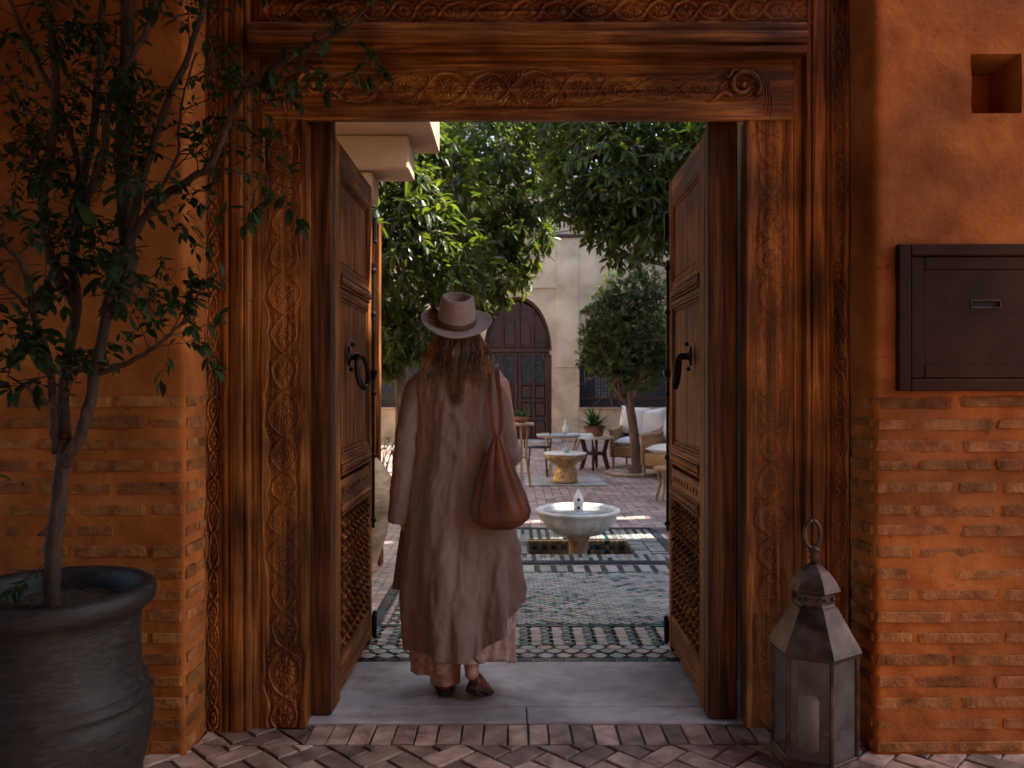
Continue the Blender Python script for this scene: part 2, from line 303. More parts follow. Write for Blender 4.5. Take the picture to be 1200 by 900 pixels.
def thing(name, loc, label, cat, group=None, rz=0):
    o = bpy.data.objects.new(name, None); COL.objects.link(o); o.location = loc; o.rotation_euler = (0, 0, rz); o.empty_display_size = .1
    return tag(o, label, cat, group)
def nmesh(name, V, F, mat, smooth=True):
    "fast mesh from numpy arrays, F is quads (n,4) or tris (n,3)"
    me = bpy.data.meshes.new(name); V = np.asarray(V, dtype=np.float32); F = np.asarray(F, dtype=np.int32)
    me.vertices.add(len(V)); me.vertices.foreach_set('co', V.ravel())
    k = F.shape[1]; me.loops.add(F.size); me.loops.foreach_set('vertex_index', F.ravel())
    me.polygons.add(len(F)); me.polygons.foreach_set('loop_start', np.arange(0, F.size, k, dtype=np.int32))
    me.polygons.foreach_set('loop_total', np.full(len(F), k, dtype=np.int32))
    me.polygons.foreach_set('use_smooth', np.full(len(F), smooth))
    me.materials.append(mat); me.update(calc_edges=True); me.validate(); return me
def fbm(p, o=4):
    return noise.fractal(p, 1.0, 2.0, o)
def smooth_path(pts, n=8):
    "Catmull-Rom through the points"
    pts = [Vector(p) for p in pts]; out = []
    for i in range(len(pts)-1):
        p0 = pts[max(i-1, 0)]; p1 = pts[i]; p2 = pts[i+1]; p3 = pts[min(i+2, len(pts)-1)]
        for k in range(n):
            t = k/n; out.append(.5*((2*p1)+(p2-p0)*t+(2*p0-5*p1+4*p2-p3)*t*t+(3*p1-p0-3*p2+p3)*t**3))
    out.append(pts[-1]); return out
def lerp_list(a, n):
    "resample a list of numbers to n values"
    return [float(np.interp(i/(n-1)*(len(a)-1), range(len(a)), a)) for i in range(n)]
def clip_poly(poly, a, b, c):
    "keep the part where a*x+b*y<=c"
    out = []
    for i in range(len(poly)):
        p, q = poly[i], poly[(i+1) % len(poly)]; fp = a*p[0]+b*p[1]-c; fq = a*q[0]+b*q[1]-c
        if fp <= 0: out.append(p)
        if (fp < 0) != (fq < 0) and fp != fq:
            t = fp/(fp-fq); out.append((p[0]+(q[0]-p[0])*t, p[1]+(q[1]-p[1])*t))
    return out
def area(poly): return abs(sum(poly[i][0]*poly[(i+1) % len(poly)][1]-poly[(i+1) % len(poly)][0]*poly[i][1] for i in range(len(poly))))/2 if len(poly) > 2 else 0
def clip_rect(poly, x0, x1, y0, y1):
    for a, b, c in ((-1, 0, -x0), (1, 0, x1), (0, -1, -y0), (0, 1, y1)):
        poly = clip_poly(poly, a, b, c)
        if len(poly) < 3: return []
    return poly
def herringbone(x0, x1, y0, y1, Lb, Wb, ang, j):
    "brick outlines of a herringbone pattern, cut to the rectangle"
    out = []; ca, sa = math.cos(ang), math.sin(ang); S = max(x1-x0, y1-y0)+1; n = int(S/Wb)+6; cx, cy = (x0+x1)/2, (y0+y1)/2
    for i in range(-n, n):
        for k in range(-n//2, n//2):
            for t in (0, 1):
                # staircase pattern: one flat and one upright brick per cell
                ox = i*Wb+k*2*Lb; oy = i*Wb
                if t == 0: r = (ox, oy, ox+Lb, oy+Wb)
                else: r = (ox+Lb, oy, ox+Lb+Wb, oy+Lb) if False else (ox-Wb+0, oy, ox, oy+Lb)
                q = [(r[0]+j, r[1]+j), (r[2]-j, r[1]+j), (r[2]-j, r[3]-j), (r[0]+j, r[3]-j)]
                q = [(cx+x*ca-y*sa, cy+x*sa+y*ca) for x, y in q]
                q = clip_rect(q, x0, x1, y0, y1)
                if area(q) > Lb*Wb*.06: out.append(q)
    return out
# ------------------------------------------------------------------ ground sheets
WF = 2.967            # front plane of the street walls
BR = 1.335             # top of the exposed brickwork
tag(MB().box(-120, 120, -60, 200, -.62, -.6).build('ground', MT['soil']), kind='structure')
def noisy_sheet(name, x0, x1, y0, y1, z, mat, st=.03, amp=.003, kind='structure', parent=None):
    nx, ny = int((x1-x0)/st)+1, int((y1-y0)/st)+1
    X, Y = np.meshgrid(np.linspace(x0, x1, nx), np.linspace(y0, y1, ny), indexing='ij')
    Z = np.array([[z+amp*noise.noise((a*9, b*9, 3)) for b in Y[0]] for a in X[:, 0]])
    V = np.stack([X, Y, Z], -1).reshape(-1, 3); i = np.arange((nx-1)*(ny-1)); a = (i//(ny-1))*ny+i % (ny-1)
    o = bpy.data.objects.new(name, nmesh(name, V, np.stack([a, a+ny, a+ny+1, a+1], -1), mat)); COL.objects.link(o)
    if parent: o.parent = parent
    elif kind: o['kind'] = kind
    return o
# street paving: one bed of grout with every brick on it
pave = noisy_sheet('street_pavement', -3.4, 3.4, -.4, 3.26, -.010, MT['grout'], .04, .004)
tag(MB().box(-8, 8, -4, -.4, -.08, -.012).build('street', MT['grout']), kind='structure')
def lay_brick(poly, parent, mat, z=0, name='brick', jz=.002, ins=.004, th=.02):
    t = (random.uniform(-.012, .012), random.uniform(-.012, .012))
    m = MB().prism(poly, z-th, z+random.uniform(-jz, jz), ins, t)
    cx = sum(p[0] for p in poly)/len(poly); cy = sum(p[1] for p in poly)/len(poly)
    o = bpy.data.objects.new(name, m.mesh(name, mat, (cx, cy, z))); COL.objects.link(o); o.location = (cx, cy, z); o.parent = parent
    return o
def wob(poly, a=.003): return [(x+random.uniform(-a, a), y+random.uniform(-a, a)) for x, y in poly]
for q in herringbone(-2.1, 2.1, 2.42, 3.045, .188, .094, R(45), .005): lay_brick(wob(q), pave, MT['fbrick'])
for q in herringbone(-1.21, -.80, 3.05, 3.19, .188, .094, R(45), .005): lay_brick(wob(q), pave, MT['fbrick'])
x = -.795
while x < 1.32:
    wd = random.uniform(.078, .096)
    lay_brick(wob([(x+.004, 3.053), (x+wd-.004, 3.053), (x+wd-.004, 3.228), (x+.004, 3.228)]), pave, MT['fbrick'], .002); x += wd
# threshold stones
thr = thing('stone_threshold', (0, 3.24, 0), 'pale worn stone threshold slabs between the open wooden doors', 'threshold')
for x0, x1, y0, y1 in ((-.98, .058, 3.236, 3.39), (.062, 1.06, 3.236, 3.39), (-.98, 1.06, 3.394, 3.945)):
    m = MB(); m.box(x0, x1, y0, y1, -.1, .006, .006); m.build('stone_slab', MT['stone'], thr)

# ------------------------------------------------------------------ street walls either side of the doorway
def wall_profile(pts, z0, z1, st, mat, name, parent, skip=None, nsign=1, seed=0, hole=None):
    "vertical lumpy surface along a plan polyline with rounded corners; hole=(x0,x1,z0,z1) is left open"
    P2 = [Vector((*p, 0)) for p in pts]; path = []
    for i in range(len(P2)-1):
        n = max(1, int((P2[i+1]-P2[i]).length/st))
        for k in range(n): path.append(P2[i].lerp(P2[i+1], k/n))
    path.append(P2[-1])
    for _ in range(2): path = [path[0]]+[(path[i-1]+path[i]*2+path[i+1])/4 for i in range(1, len(path)-1)]+[path[-1]]
    N = []
    for i in range(len(path)):
        t = (path[min(i+1, len(path)-1)]-path[max(0, i-1)]).normalized(); N.append(Vector((t.y, -t.x, 0))*nsign)
    nz = int((z1-z0)/st)+1; zs = np.linspace(z0, z1, nz); V = []
    for p, n in zip(path, N):
        for z in zs:
            q = Vector((p.x, p.y, z))
            d = .007*fbm(q*2.3+Vector((seed, 0, 0)), 3)+.0022*fbm(q*16, 3)
            if z < BR+.004: d += -.004+.005*fbm(Vector((q.x*9, q.y*9, q.z*22)), 3)
            elif z < BR+.05: d += .004*fbm(q*14, 2)
            V.append(q+n*d)
    V = np.array([tuple(v) for v in V]); F = []
    xs = [p.x for p in path]; ys = [p.y for p in path]
    for i in range(len(path)-1):
        for k in range(nz-1):
            xc = (xs[i]+xs[i+1])/2; zc = (zs[k]+zs[k+1])/2
            if hole and abs(ys[i]-WF) < .02 and hole[0] < xc < hole[1] and hole[2] < zc < hole[3]: continue
            a = i*nz+k; F.append((a, a+nz, a+nz+1, a+1) if nsign > 0 else (a, a+1, a+nz+1, a+nz))
    if hole:   # pull the cut edge onto a clean line
        hx0, hx1, hz0, hz1 = hole
        for v in V:
            if abs(v[1]-WF) < .03 and hx0-st < v[0] < hx1+st and hz0-st < v[2] < hz1+st:
                for j, (lo, hi) in ((0, (hx0, hx1)), (2, (hz0, hz1))):
                    if abs(v[j]-lo) < st*.75: v[j] = lo
                    elif abs(v[j]-hi) < st*.75: v[j] = hi
    return link(name, nmesh(name, V-np.array(parent.location), F, mat), parent)
brick_meshes = []
def wbrick_mesh(k):
    random.seed(100+k); m = MB(); n = 5
    # unit brick: x -.5...5, y 0 (face) ... 1, z -.5...5 with a wavering outline
    pr = []
    m.box(-.5, .5, 0, 1, -.5, .5, .06, .018)
    return m.mesh('brick', MT['wbrick'])
brick_meshes = [wbrick_mesh(k) for k in range(14)]
random.seed(7)
def wall_bricks(parent, axis, a0, a1, fixed, rows, sgn, phase=0, Lb=.285, gap=.024, hh=.040, pitch=.0802, dirv=1, skipp=0):
    "rows of bricks set in the clay: axis 'x' on the front face, 'y' on the reveal"
    for r in range(rows):
        z = .030+r*pitch+random.uniform(-.004, .004)
        half = ((r+phase) % 2)
        a = a0; first = True
        while a < a1-.03:
            L = (Lb*.45 if (first and half) else Lb)*random.uniform(.93, 1.05)
            if first and not half and random.random() < .2: L *= .5
            if random.random() < .22 and not first: L *= .5
            first = False
            e = min(a+L, a1)
            if e-a > .04 and random.random() > skipp:
                h = hh*random.uniform(.82, 1.12); c = (a+e)/2
                me = random.choice(brick_meshes); pr = random.uniform(.000, .0045)
                px, py = parent.location.x, parent.location.y
                if axis == 'x':
                    cx = c if dirv > 0 else (a1+a0-c)
                    o = link('brick', me, parent, (cx-px, fixed-pr-py, z+random.uniform(-.003, .003)), (0, random.uniform(-.012, .012), random.choice((0, 0))), (e-a, .05, h))
                else:
                    o = link('brick', me, parent, (fixed+sgn*(pr+.0035)-px, c-py, z), (random.uniform(-.01, .01), 0, R(90) if sgn > 0 else R(-90)), (e-a, .05, h))
            a = e+gap*random.uniform(.7, 1.4)
# right wall with a square niche
rw = thing('street_wall', (1.5, WF, 0), 'orange plaster wall over thin brick courses right of the doorway with a square niche', 'wall')
NX0, NX1, NZ0, NZ1 = 1.712, 1.896, 2.388, 2.61
wall_profile([(1.342, 3.24), (1.352, WF), (3.4, WF)], -.02, 4.2, .016, MT['terracotta'], 'plaster_face', rw, seed=3, hole=(NX0, NX1, NZ0, NZ1))
m = MB(); D = .5
m.add([(NX0, WF, NZ0), (NX1, WF, NZ0), (NX1, WF, NZ1), (NX0, WF, NZ1), (NX0, WF+D, NZ0), (NX1, WF+D, NZ0), (NX1, WF+D, NZ1), (NX0, WF+D, NZ1)],
      [(0, 1, 5, 4), (1, 2, 6, 5), (2, 3, 7, 6), (3, 0, 4, 7), (4, 5, 6, 7)])
m.box(NX0+.10, NX1+.01, WF+.20, WF+D+.01, NZ0, NZ1-.0, .004)
m.build('niche', MT['terracotta'], rw)
wall_bricks(rw, 'x', 1.362, 2.15, WF+.0015, 17, 1, 0)
wall_bricks(rw, 'y', 2.990, 3.20, 1.3515, 17, -1, 1, Lb=.19, hh=.037)
MB().box(1.42, 3.4, WF+.53, WF+.75, 0, 4.2).box(1.42, NX0-.02, WF+.045, WF+.53, 0, 4.2).box(NX1+.02, 3.4, WF+.045, WF+.53, 0, 4.2).build('wall_core', MT['terracotta'], rw)
# left wall
lw = thing('street_wall', (-1.5, WF, 0), 'dim orange plaster wall over thin brick courses behind the potted tree', 'wall')
wall_profile([(-3.4, WF), (-1.218, WF), (-1.218, 3.24)], -.02, 4.2, .016, MT['terracotta'], 'plaster_face', lw, seed=11)
wall_bricks(lw, 'x', -2.15, -1.232, WF+.0015, 17, 1, 0, dirv=-1, Lb=.25, skipp=.06)
wall_bricks(lw, 'y', 2.985, 3.155, -1.2195, 17, 1, 1, Lb=.20, hh=.038)
MB().box(-3.4, -1.26, WF+.02, WF+.75, 0, 4.2).build('wall_core', MT['terracotta'], lw)
tw = MB().box(-1.24, 1.42, 3.06, 3.75, 3.12, 4.2).build('lintel_wall', MT['terracotta'], loc=(0, 3.06, 3.12))
tag(tw, 'plaster wall above the carved doorway lintel', 'wall')

# ------------------------------------------------------------------ carved doorway surround
def carve(U, Vv, E, w=.0045, p=.2, seed=0):
    "sunk arabesque relief: 0 at the old surface, negative where cut away; U across from the middle, Vv along, E half width"
    du = .0020*np.sin(Vv*41+seed)+.0012*np.sin(Vv*97+U*60+seed*2); dv = .0035*np.sin(U*70+Vv*13+seed)+.022*np.sin(Vv*5.3+seed*1.7)+.012*np.sin(Vv*11.9+seed)
    u = np.abs(U+du); v = Vv+dv; E = np.maximum(E, 1e-4); h = np.zeros_like(U)
    def up(x): return np.clip(x, 0, 1)
    def ring(c, sl, ww): return up((ww-np.abs(u-c)/np.sqrt(1+sl**2))/(ww*.5))
    # chain of pointed medallions
    ph = PI*v/p; c = E*.86*np.abs(np.sin(ph))**.8; sl = E*.86*PI/p*np.cos(ph); h = np.maximum(h, ring(c, sl, w))
    vm = np.mod(v, p)-p/2
    # leafy rosette inside every medallion
    a = u/(E*.62); b = vm/(p*.33); r = np.hypot(a, b); f = np.arctan2(a, b)
    for n, r0, r1, off in ((8, .30, .98, 0), (8, .16, .62, PI/8)):
        lob = np.abs(np.cos(n/2*(f-off)))**.7; t = (r-r0)/(r1-r0); body = np.sin(np.clip(t, 0, 1)*PI)**.6*(t > 0)*(t < 1)
        pet = up((lob*1.25-.45-(.35*(1-body)))*5)*body
        vein = up((np.abs(np.sin(n/2*(f-off)))-.06)*14); h = np.maximum(h, pet*(.55+.45*vein))
    h = np.maximum(h, up((.15-r)*14))
    # side leaves curling in the hollows between the medallions
    vs = np.mod(v+p/2, p)-p/2
    for s_ in (-1, 1):
        for cu, cv, ru, rv_, k in ((.62, .17, .30, .085, .9), (.40, .085, .20, .05, 1.6), (.84, .26, .14, .05, .3)):
            x_ = (u/E-cu)/ru; y_ = (s_*vs-cv*p*1.0-(u/E-cu)*p*.20*k)/(rv_*p); q = np.hypot(x_, y_)
            mid = up((np.abs(y_)-.10)*9); h = np.maximum(h, up((1-q)*3.2)*(.5+.5*mid))
    dq = np.abs(np.hypot((u/E-.80)/.17, (np.abs(vs)-.055*p)/(.055*p))-.75)
    h = np.maximum(h, up((.30-dq)*5))
    h = np.maximum(h, up((.9-np.hypot(u/(E*.12), vs/(.04*p)))*3))
    inside = np.clip((E-u)/.003, 0, 1)
    edge = np.clip(1-np.abs(u-E-.001)/.0035, 0, 1)
    wear = .62+.38*np.sin(Vv*7.7+seed*3)*np.sin(Vv*2.9+U*18+seed)
    return -(inside*(1-h))*wear-edge*.3, inside
def relief(name, parent, x0, x1, z0, z1, y, axis, cen, Efun, depth=.020, st=.0031, p=.2, seed=0, mat='wood_v', shape=None, w=.0062):
    nx, nz = int((x1-x0)/st)+1, int((z1-z0)/st)+1
    X, Z = np.meshgrid(np.linspace(x0, x1, nx), np.linspace(z0, z1, nz), indexing='ij')
    if axis == 'z': U, Vv = X-cen, Z
    else: U, Vv = Z-cen, X
    h, ins = carve(U, Vv, Efun(Vv), p=p, seed=seed, w=w)
    # worn wood: slow waves, saw marks
    g = .0016*np.sin(Vv*5.1+seed)+.0008*np.sin(U*160+3*np.sin(Vv*2))*(1-ins)
    Y = y-(h*depth+g)
    if shape is not None: Y = Y+shape(X, Z)
    V = np.stack([X, Y, Z], -1).reshape(-1, 3); i = np.arange((nx-1)*(nz-1)); a = (i//(nz-1))*nz+i % (nz-1)
    F = np.stack([a, a+nz, a+nz+1, a+1], -1)
    off = np.array(parent.location); return link(name, nmesh(name, V-off, F, MT[mat]), parent)
YF = 3.165; YJ = 3.195
sx = lambda px: (px-600)/FPX*YF
zz = lambda py: CZ+(450-py)/FPX*YF
fr = thing('carved_door_surround', (.05, YF, 0), 'tall carved dark cedar door surround with stepped mouldings and a carved lintel', 'door surround')
JL0, JL1, JR0, JR1 = -1.005, -.829, .942, 1.128
LB, LT = 2.442, 2.66
bulge = lambda c, a, b: (lambda v: a+b*(.5+.5*np.sin(2*PI*(v-c)/.52))**2+.004*np.sin(2*PI*v/.13))
relief('carved_jamb', fr, JL0, JL1, 0.0, LB, YJ, 'z', -.915, bulge(.1, .056, .020), seed=1, depth=.030, p=.150, w=.0058)
relief('carved_jamb', fr, JR0, JR1, 0.0, LB, YJ, 'z', 1.043, bulge(.23, .056, .020), seed=4, depth=.030, p=.150, w=.0058)
# solid timber behind the carved faces
MB().box(JL0, JL1-.001, YJ+.004, YJ+.085, 0.0, LB-.001).box(JL1-.02, JL1, YJ+.0015, YJ+.084, 0, LB-.001).build('jamb_core', MT['wood_v'], fr)
MB().box(JR0+.001, JR1, YJ+.004, YJ+.085, 0.0, LB-.001).box(JR0, JR0+.02, YJ+.0015, YJ+.084, 0, LB-.001).build('jamb_core', MT['wood_v'], fr)
def elint(v):
    e = np.zeros_like(v)+.0001
    for c, hw, a in ((-.62, .17, .06), (-.30, .22, .074), (.10, .40, .080), (.60, .22, .045), (.86, .12, .05)):
        e = np.maximum(e, a*np.sqrt(np.clip(1-((v-c)/hw)**2, 0, 1)))
    return e
relief('carved_lintel', fr, JL0, JR1, LB, LT, YJ-.004, 'x', 2.565, elint, seed=2, p=.17, mat='wood_h', depth=.026)
MB().box(JL0, JR1, YJ+.002, YJ+.1, LB+.04, LT).box(JL0, JR1, YJ+.002, YJ+.02, LB+.012, LB+.04).box(JL0, JR1, YJ-.003, YJ+.03, LB-.002, LB+.012, .003).build('lintel_core', MT['wood_h'], fr)
# stepped mouldings: uprights then the cross pieces, each its own length of timber
def upright(x0, x1, y, name='moulding', mat='wood_v', z1=3.14, round_=True):
    m = MB(); w_ = x1-x0; k = 7; pts = []
    prof = [(x0, y+.05)]
    for i in range(k+1):
        a = PI*i/k; prof.append((x0+w_*(.5-.5*math.cos(a)), y-(.0055*math.sin(a) if round_ else 0)+(0 if 0 < i < k else .006)))
    prof.append((x1, y+.05)); n = len(prof); zs = [0.0]+[i*.12 for i in range(1, 26)]+[z1]
    vs = [(px+.0012*noise.noise((px*20, z*2, 1)), py+.0015*noise.noise((px*9, z*3, 5)), z) for z in zs for px, py in prof]
    m.add(vs, [(j*n+i, j*n+i+1, (j+1)*n+i+1, (j+1)*n+i) for j in range(len(zs)-1) for i in range(n-1)])
    return m.build(name, MT[mat], fr)
def cross(z0, z1, y, x0, x1, name='moulding', round_=True):
    m = MB(); w_ = z1-z0; k = 7; prof = [(z0, y+.06)]
    for i in range(k+1):
        a = PI*i/k; prof.append((z0+w_*(.5-.5*math.cos(a)), y-(.0055*math.sin(a) if round_ else 0)+(0 if 0 < i < k else .006)))
    prof.append((z1, y+.06)); n = len(prof); xs = list(np.linspace(x0, x1, 26))
    vs = [(X_, py+.0015*noise.noise((X_*3, pz*9, 5)), pz+.0012*noise.noise((X_*2, pz*20, 1))) for X_ in xs for pz, py in prof]
    m.add(vs, [(j*n+i, (j+1)*n+i, (j+1)*n+i+1, j*n+i+1) for j in range(len(xs)-1) for i in range(n-1)])
    return m.build(name, MT['wood_h'], fr)
# left: carved edge strip, three boards, shadow groove
relief('carved_edge_strip', fr, -1.222, -1.150, 0, 3.14, YF-.002, 'z', -1.188, lambda v: .022+.004*np.sin(v*40), p=.11, seed=7, w=.0038)
upright(-1.148, -1.122, YF-.002); upright(-1.120, -1.066, YF-.008); upright(-1.064, -1.042, YF-.002)
upright(-1.040, -1.007, YF+.032, 'groove_board', round_=False)
relief('carved_edge_strip', fr, 1.268, 1.338, 0, 3.14, YF-.002, 'z', 1.305, lambda v: .020+.004*np.sin(v*40), p=.11, seed=9, w=.0038)
upright(1.246, 1.266, YF-.002); upright(1.190, 1.244, YF-.008); upright(1.166, 1.188, YF-.002)
upright(1.130, 1.164, YF+.030, 'groove_board', round_=False)
MB().box(-1.222, -1.0055, YF+.04, YF+.12, 0, 3.14).build('frame_core', MT['wood_v'], fr)
MB().box(1.1285, 1.338, YF+.04, YF+.12, 0, 3.14).build('frame_core', MT['wood_v'], fr)
cross(LT+.002, LT+.026, YF+.034, -1.005, 1.128, 'groove_board', False)
cross(LT+.028, LT+.062, YF-.020, -1.04, 1.164)
cross(LT+.064, LT+.112, YF-.034, -1.04, 1.164)
cross(LT+.114, LT+.148, YF-.022, -1.04, 1.164)
relief('carved_frieze', fr, -1.005, 1.195, LT+.150, LT+.262, YF-.006, 'x', LT+.204, lambda v: .044+.003*np.sin(v*30), p=.125, seed=5, mat='wood_h', w=.0062, depth=.020)
cross(LT+.264, LT+.31, YF-.03, -1.04, 1.164); cross(LT+.312, LT+.40, YF-.012, -1.04, 1.164); cross(LT+.402, LT+.46, YF-.03, -1.04, 1.164)
MB().box(-1.0, 1.2, YF+.03, YF+.12, LT+.02, 3.14).build('frame_core', MT['wood_h'], fr)
# curling scrolls where lintel meets jamb
def scroll(cx, cz, s):
    m = MB(); y = YJ-.008
    pts = []; rad = []
    for i in range(34):
        t = i/33; a = -.6+t*2.15*PI; r = .070*(1-.72*t)
        pts.append((cx+s*r*math.cos(a), y-.006*math.sin(t*PI), cz+r*math.sin(a))); rad.append(.0125*(1-.45*t))
    m.tube(pts, rad, 8)
    m.ball((cx, y-.004, cz), .013, 8, 6)
    for k in range(5):     # leaf ribs sweeping down the jamb
        a0 = -.9+.22*k; q = []
        for i in range(12):
            t = i/11; q.append((cx+s*(.055+.012*k+.014*math.sin(t*3)), y+.004*t, cz+.055-.03*k*.3-t*(.11+.012*k)))
        m.tube(q, [.006*(1-.7*i/11) for i in range(12)], 6)
    q = [(cx-s*(.045+.10*i/11), y+.003, cz-.045+.018*math.sin(i*.5)) for i in range(12)]
    m.tube(q, [.010*(1-.6*i/11) for i in range(12)], 6)
    m.tube([(cx-s*(.03+.05*i/8), y-.002, cz+.055-.02*(i/8)+.012*math.sin(i)) for i in range(9)], [.009*(1-.6*i/8) for i in range(9)], 6)
    m.build('carved_scroll', MT['wood_v'], fr, smooth=True)
scroll(-.795, 2.575, -1); scroll(.925, 2.575, 1)

# ------------------------------------------------------------------ the two open door leaves
def rope_mesh(L):
    m = MB(); n = 13
    for i in range(n):
        x_ = L*(i+.5)/n; m.ball((0, 0, 0), 1, 7, 5, (L/n*.62, .014, .019))
        k = 7*6; vs = m.V[-k:]; sh = R(28)
        m.V[-k:] = [(x_+a+c*.45, b, c) for a, b, c in vs]
    m.box(0, L, -.004, .008, -.028, -.021); m.box(0, L, -.004, .008, .021, .028)
    return m.mesh('rope_moulding', MT['leaf_d'], smooth=False)
def spindle_mesh(L):
    m = MB(); n = 8
    m.box(0, L, -.003, .010, -.0075, .0075, .002)
    for i in range(n):
        x_ = L*(i+.5)/n
        m.ball((x_, -.012, 0), .0125, 8, 5, (1, 1.25, 1)); m.box(x_-.006, x_+.006, -.002, .006, -.029, .029, .002)
    return m.mesh('spindle_row', MT['leaf_d'])
def door_leaf(loc, L, H, s, rz, label):
    "s=-1: the visible face looks towards local -Y (left leaf); s=+1: towards +Y (right leaf)"
    t = thing('door_leaf', loc, label, 'door', 'open carved door leaves', rz)
    Y = lambda d: s*d          # d>0 comes out towards the opening
    def bx(name, x0, x1, z0, z1, d0, d1, mat, b=.004):
        return MB().box(x0, x1, min(Y(d0), Y(d1)), max(Y(d0), Y(d1)), z0, z1, b).build(name, MT[mat], t, local=True)
    sw = .095; B0 = .012
    bx('door_post', -.035, .035, B0, H+.075, -.118, 0, 'post_v', .006)
    bx('stile', .037, .037+sw, B0, H-.005, -.052, 0, 'leaf_v')
    bx('stile', L-sw*.7, L, B0, H-.005, -.052, 0, 'leaf_v')
    xa, xb = .037+sw+.001, L-sw*.7-.001
    for z0, z1 in ((H-.13, H-.006), (1.862, 1.885), (1.775, 1.80), (1.035, 1.06), (.975, .985), (.86, .955), (.045, .20)):
        bx('rail', xa, xb, z0, z1, -.05, -.001, 'leaf_d', .003)
    bx('backing_board', xa-.01, xb+.01, .03, H-.02, -.05, -.036, 'leaf_v', .002)
    def panel(z0, z1):
        w_ = (xb-xa-.07)/2
        for k in (0, 1): bx('board', xa+.035+k*w_+.001, xa+.035+(k+1)*w_-.001, z0+.035, z1-.035, -.035, -.013, 'leaf_v', .004)
        m = MB()
        for q, dd in ((0, -.002), (.013, -.009), (.024, -.016)):
            e = .012
            lo, hi = min(Y(dd), Y(-.036)), max(Y(dd), Y(-.036))
            m.box(xa+q, xa+q+e, lo, hi, z0+q, z1-q, .003); m.box(xb-q-e, xb-q, lo, hi, z0+q, z1-q, .003)
            m.box(xa+q+e, xb-q-e, lo, hi, z0+q, z0+q+e, .003); m.box(xa+q+e, xb-q-e, lo, hi, z1-q-e, z1-q, .003)
        m.build('panel_moulding', MT['leaf_v'], t, local=True)
    panel(1.886, H-.131); panel(1.061, 1.774)
    rm = rope_mesh(xb-xa); sm = spindle_mesh(xb-xa-.03)
    for z in (1.831, 1.010, .835): link('rope_moulding', rm, t, (xa, Y(.002), z), (0, 0, 0), (1, -s, 1))
    for i in range(11): link('spindle_row', sm, t, (xa+.015, Y(-.012), .232+i*.0525), (0, 0, 0), (1, -s, 1))
    for sx_ in (xa, xb-.014): MB().box(sx_, sx_+.014, min(Y(-.036), Y(-.004)), max(Y(-.036), Y(-.004)), .20, .805, .003).build('lattice_strip', MT['leaf_v'], t, local=True)
    # small carved ribs on the lock rail
    for i in range(9): MB().ball((xa+.06+i*(xb-xa-.12)/8, Y(.0), .907), .016, 8, 5, (1.2, .35, 1)).build('carved_rosette', MT['leaf_d'], t, local=True, smooth=True)
    # iron ring handle
    hx, hz = .30, 1.505
    pl = MB().lathe([(.0001, 0), (.028, 0), (.026, .008), (.010, .012), (.009, .05), (.0001, .052)], 14)
    pl.V = [(hx+a, Y(c), hz+b*1.7) for a, b, c in pl.V]; h = pl.build('handle_plate', MT['iron'], t, local=True, smooth=True)
    m = MB().tube([(hx-.02, Y(.046), hz), (hx+.03, Y(.046), hz)], .012, 8)
    m.ball((hx, Y(.02), hz+.055), .011, 8, 6).ball((hx, Y(.012), hz-.058), .011, 8, 6)
    rg = []
    for i in range(25):
        a = 2*PI*i/24; cx_, cz_ = .047*math.sin(a), -.068+.073*math.cos(a); rg.append((hx+.005+cx_*.93, Y(.052+cx_*s*-.35+(.02*(1-math.cos(a))*.5)), hz+cz_))
    m.tube(rg, [.0095+.004*(.5-.5*math.cos(2*PI*i/24)) for i in range(25)], 8)
    m.build('ring_handle', MT['iron'], h, local=True, smooth=True)
    # pivots at the free edge and the bolt rod
    for z in (.10, 2.20):
        m = MB().box(L-.002, L+.012, min(Y(-.05), Y(.004)), max(Y(-.05), Y(.004)), z-.055, z+.055, .003)
        m.tube([(L+.016, Y(.012), z-.06), (L+.016, Y(.012), z+.06)], .012, 8).ball((L+.016, Y(.012), z+.062), .014, 8, 6).ball((L+.016, Y(.012), z-.062), .014, 8, 6)
        m.build('hinge', MT['iron'], t, local=True, smooth=False)
    m = MB().tube([(L-.012, Y(.010), .62), (L-.012, Y(.010), 2.02)], .008, 8)
    for z in (.66, 1.0, 1.33, 1.42, 1.75, 1.98): m.ball((L-.012, Y(.012), z), .015, 8, 6)
    m.box(L-.03, L+.02, min(Y(.0), Y(.03)), max(Y(.0), Y(.03)), 1.425, 1.455, .004)
    m.build('bolt_rod', MT['iron'], t, local=True)
    return t
door_leaf((-.7435, 3.325, 0), .90, 2.43, -1, R(90), 'left door leaf of panelled cedar swung open beside the walking woman')
door_leaf((.803, 3.29, 0), .84, 2.43, 1, R(89.2), 'right door leaf of panelled cedar swung open nearest the tin lantern')

# ------------------------------------------------------------------ metal hatch on the right wall
hx0, hx1, hz0, hz1 = 1.428, 2.09, 1.354, 1.898
t = thing('letter_hatch', (1.76, WF, hz0), 'dark brown metal hatch with a letter slot set in the orange wall', 'letterbox')
def frame_ring(x0, x1, z0, z1, w_, y0, y1, name, mat, par, b=.004):
    m = MB()
    m.box(x0, x0+w_, y0, y1, z0, z1, b); m.box(x1-w_, x1, y0, y1, z0, z1, b)
    m.box(x0+w_+.0005, x1-w_-.0005, y0, y1, z0, z0+w_, b); m.box(x0+w_+.0005, x1-w_-.0005, y0, y1, z1-w_, z1, b)
    return m.build(name, MT[mat], par)
frame_ring(hx0, hx1, hz0, hz1, .044, WF-.030, WF+.03, 'outer_frame', 'boxmetal', t)
frame_ring(hx0+.047, hx1-.047, hz0+.047, hz1-.047, .049, WF-.024, WF+.03, 'door_frame', 'boxmetal', t)
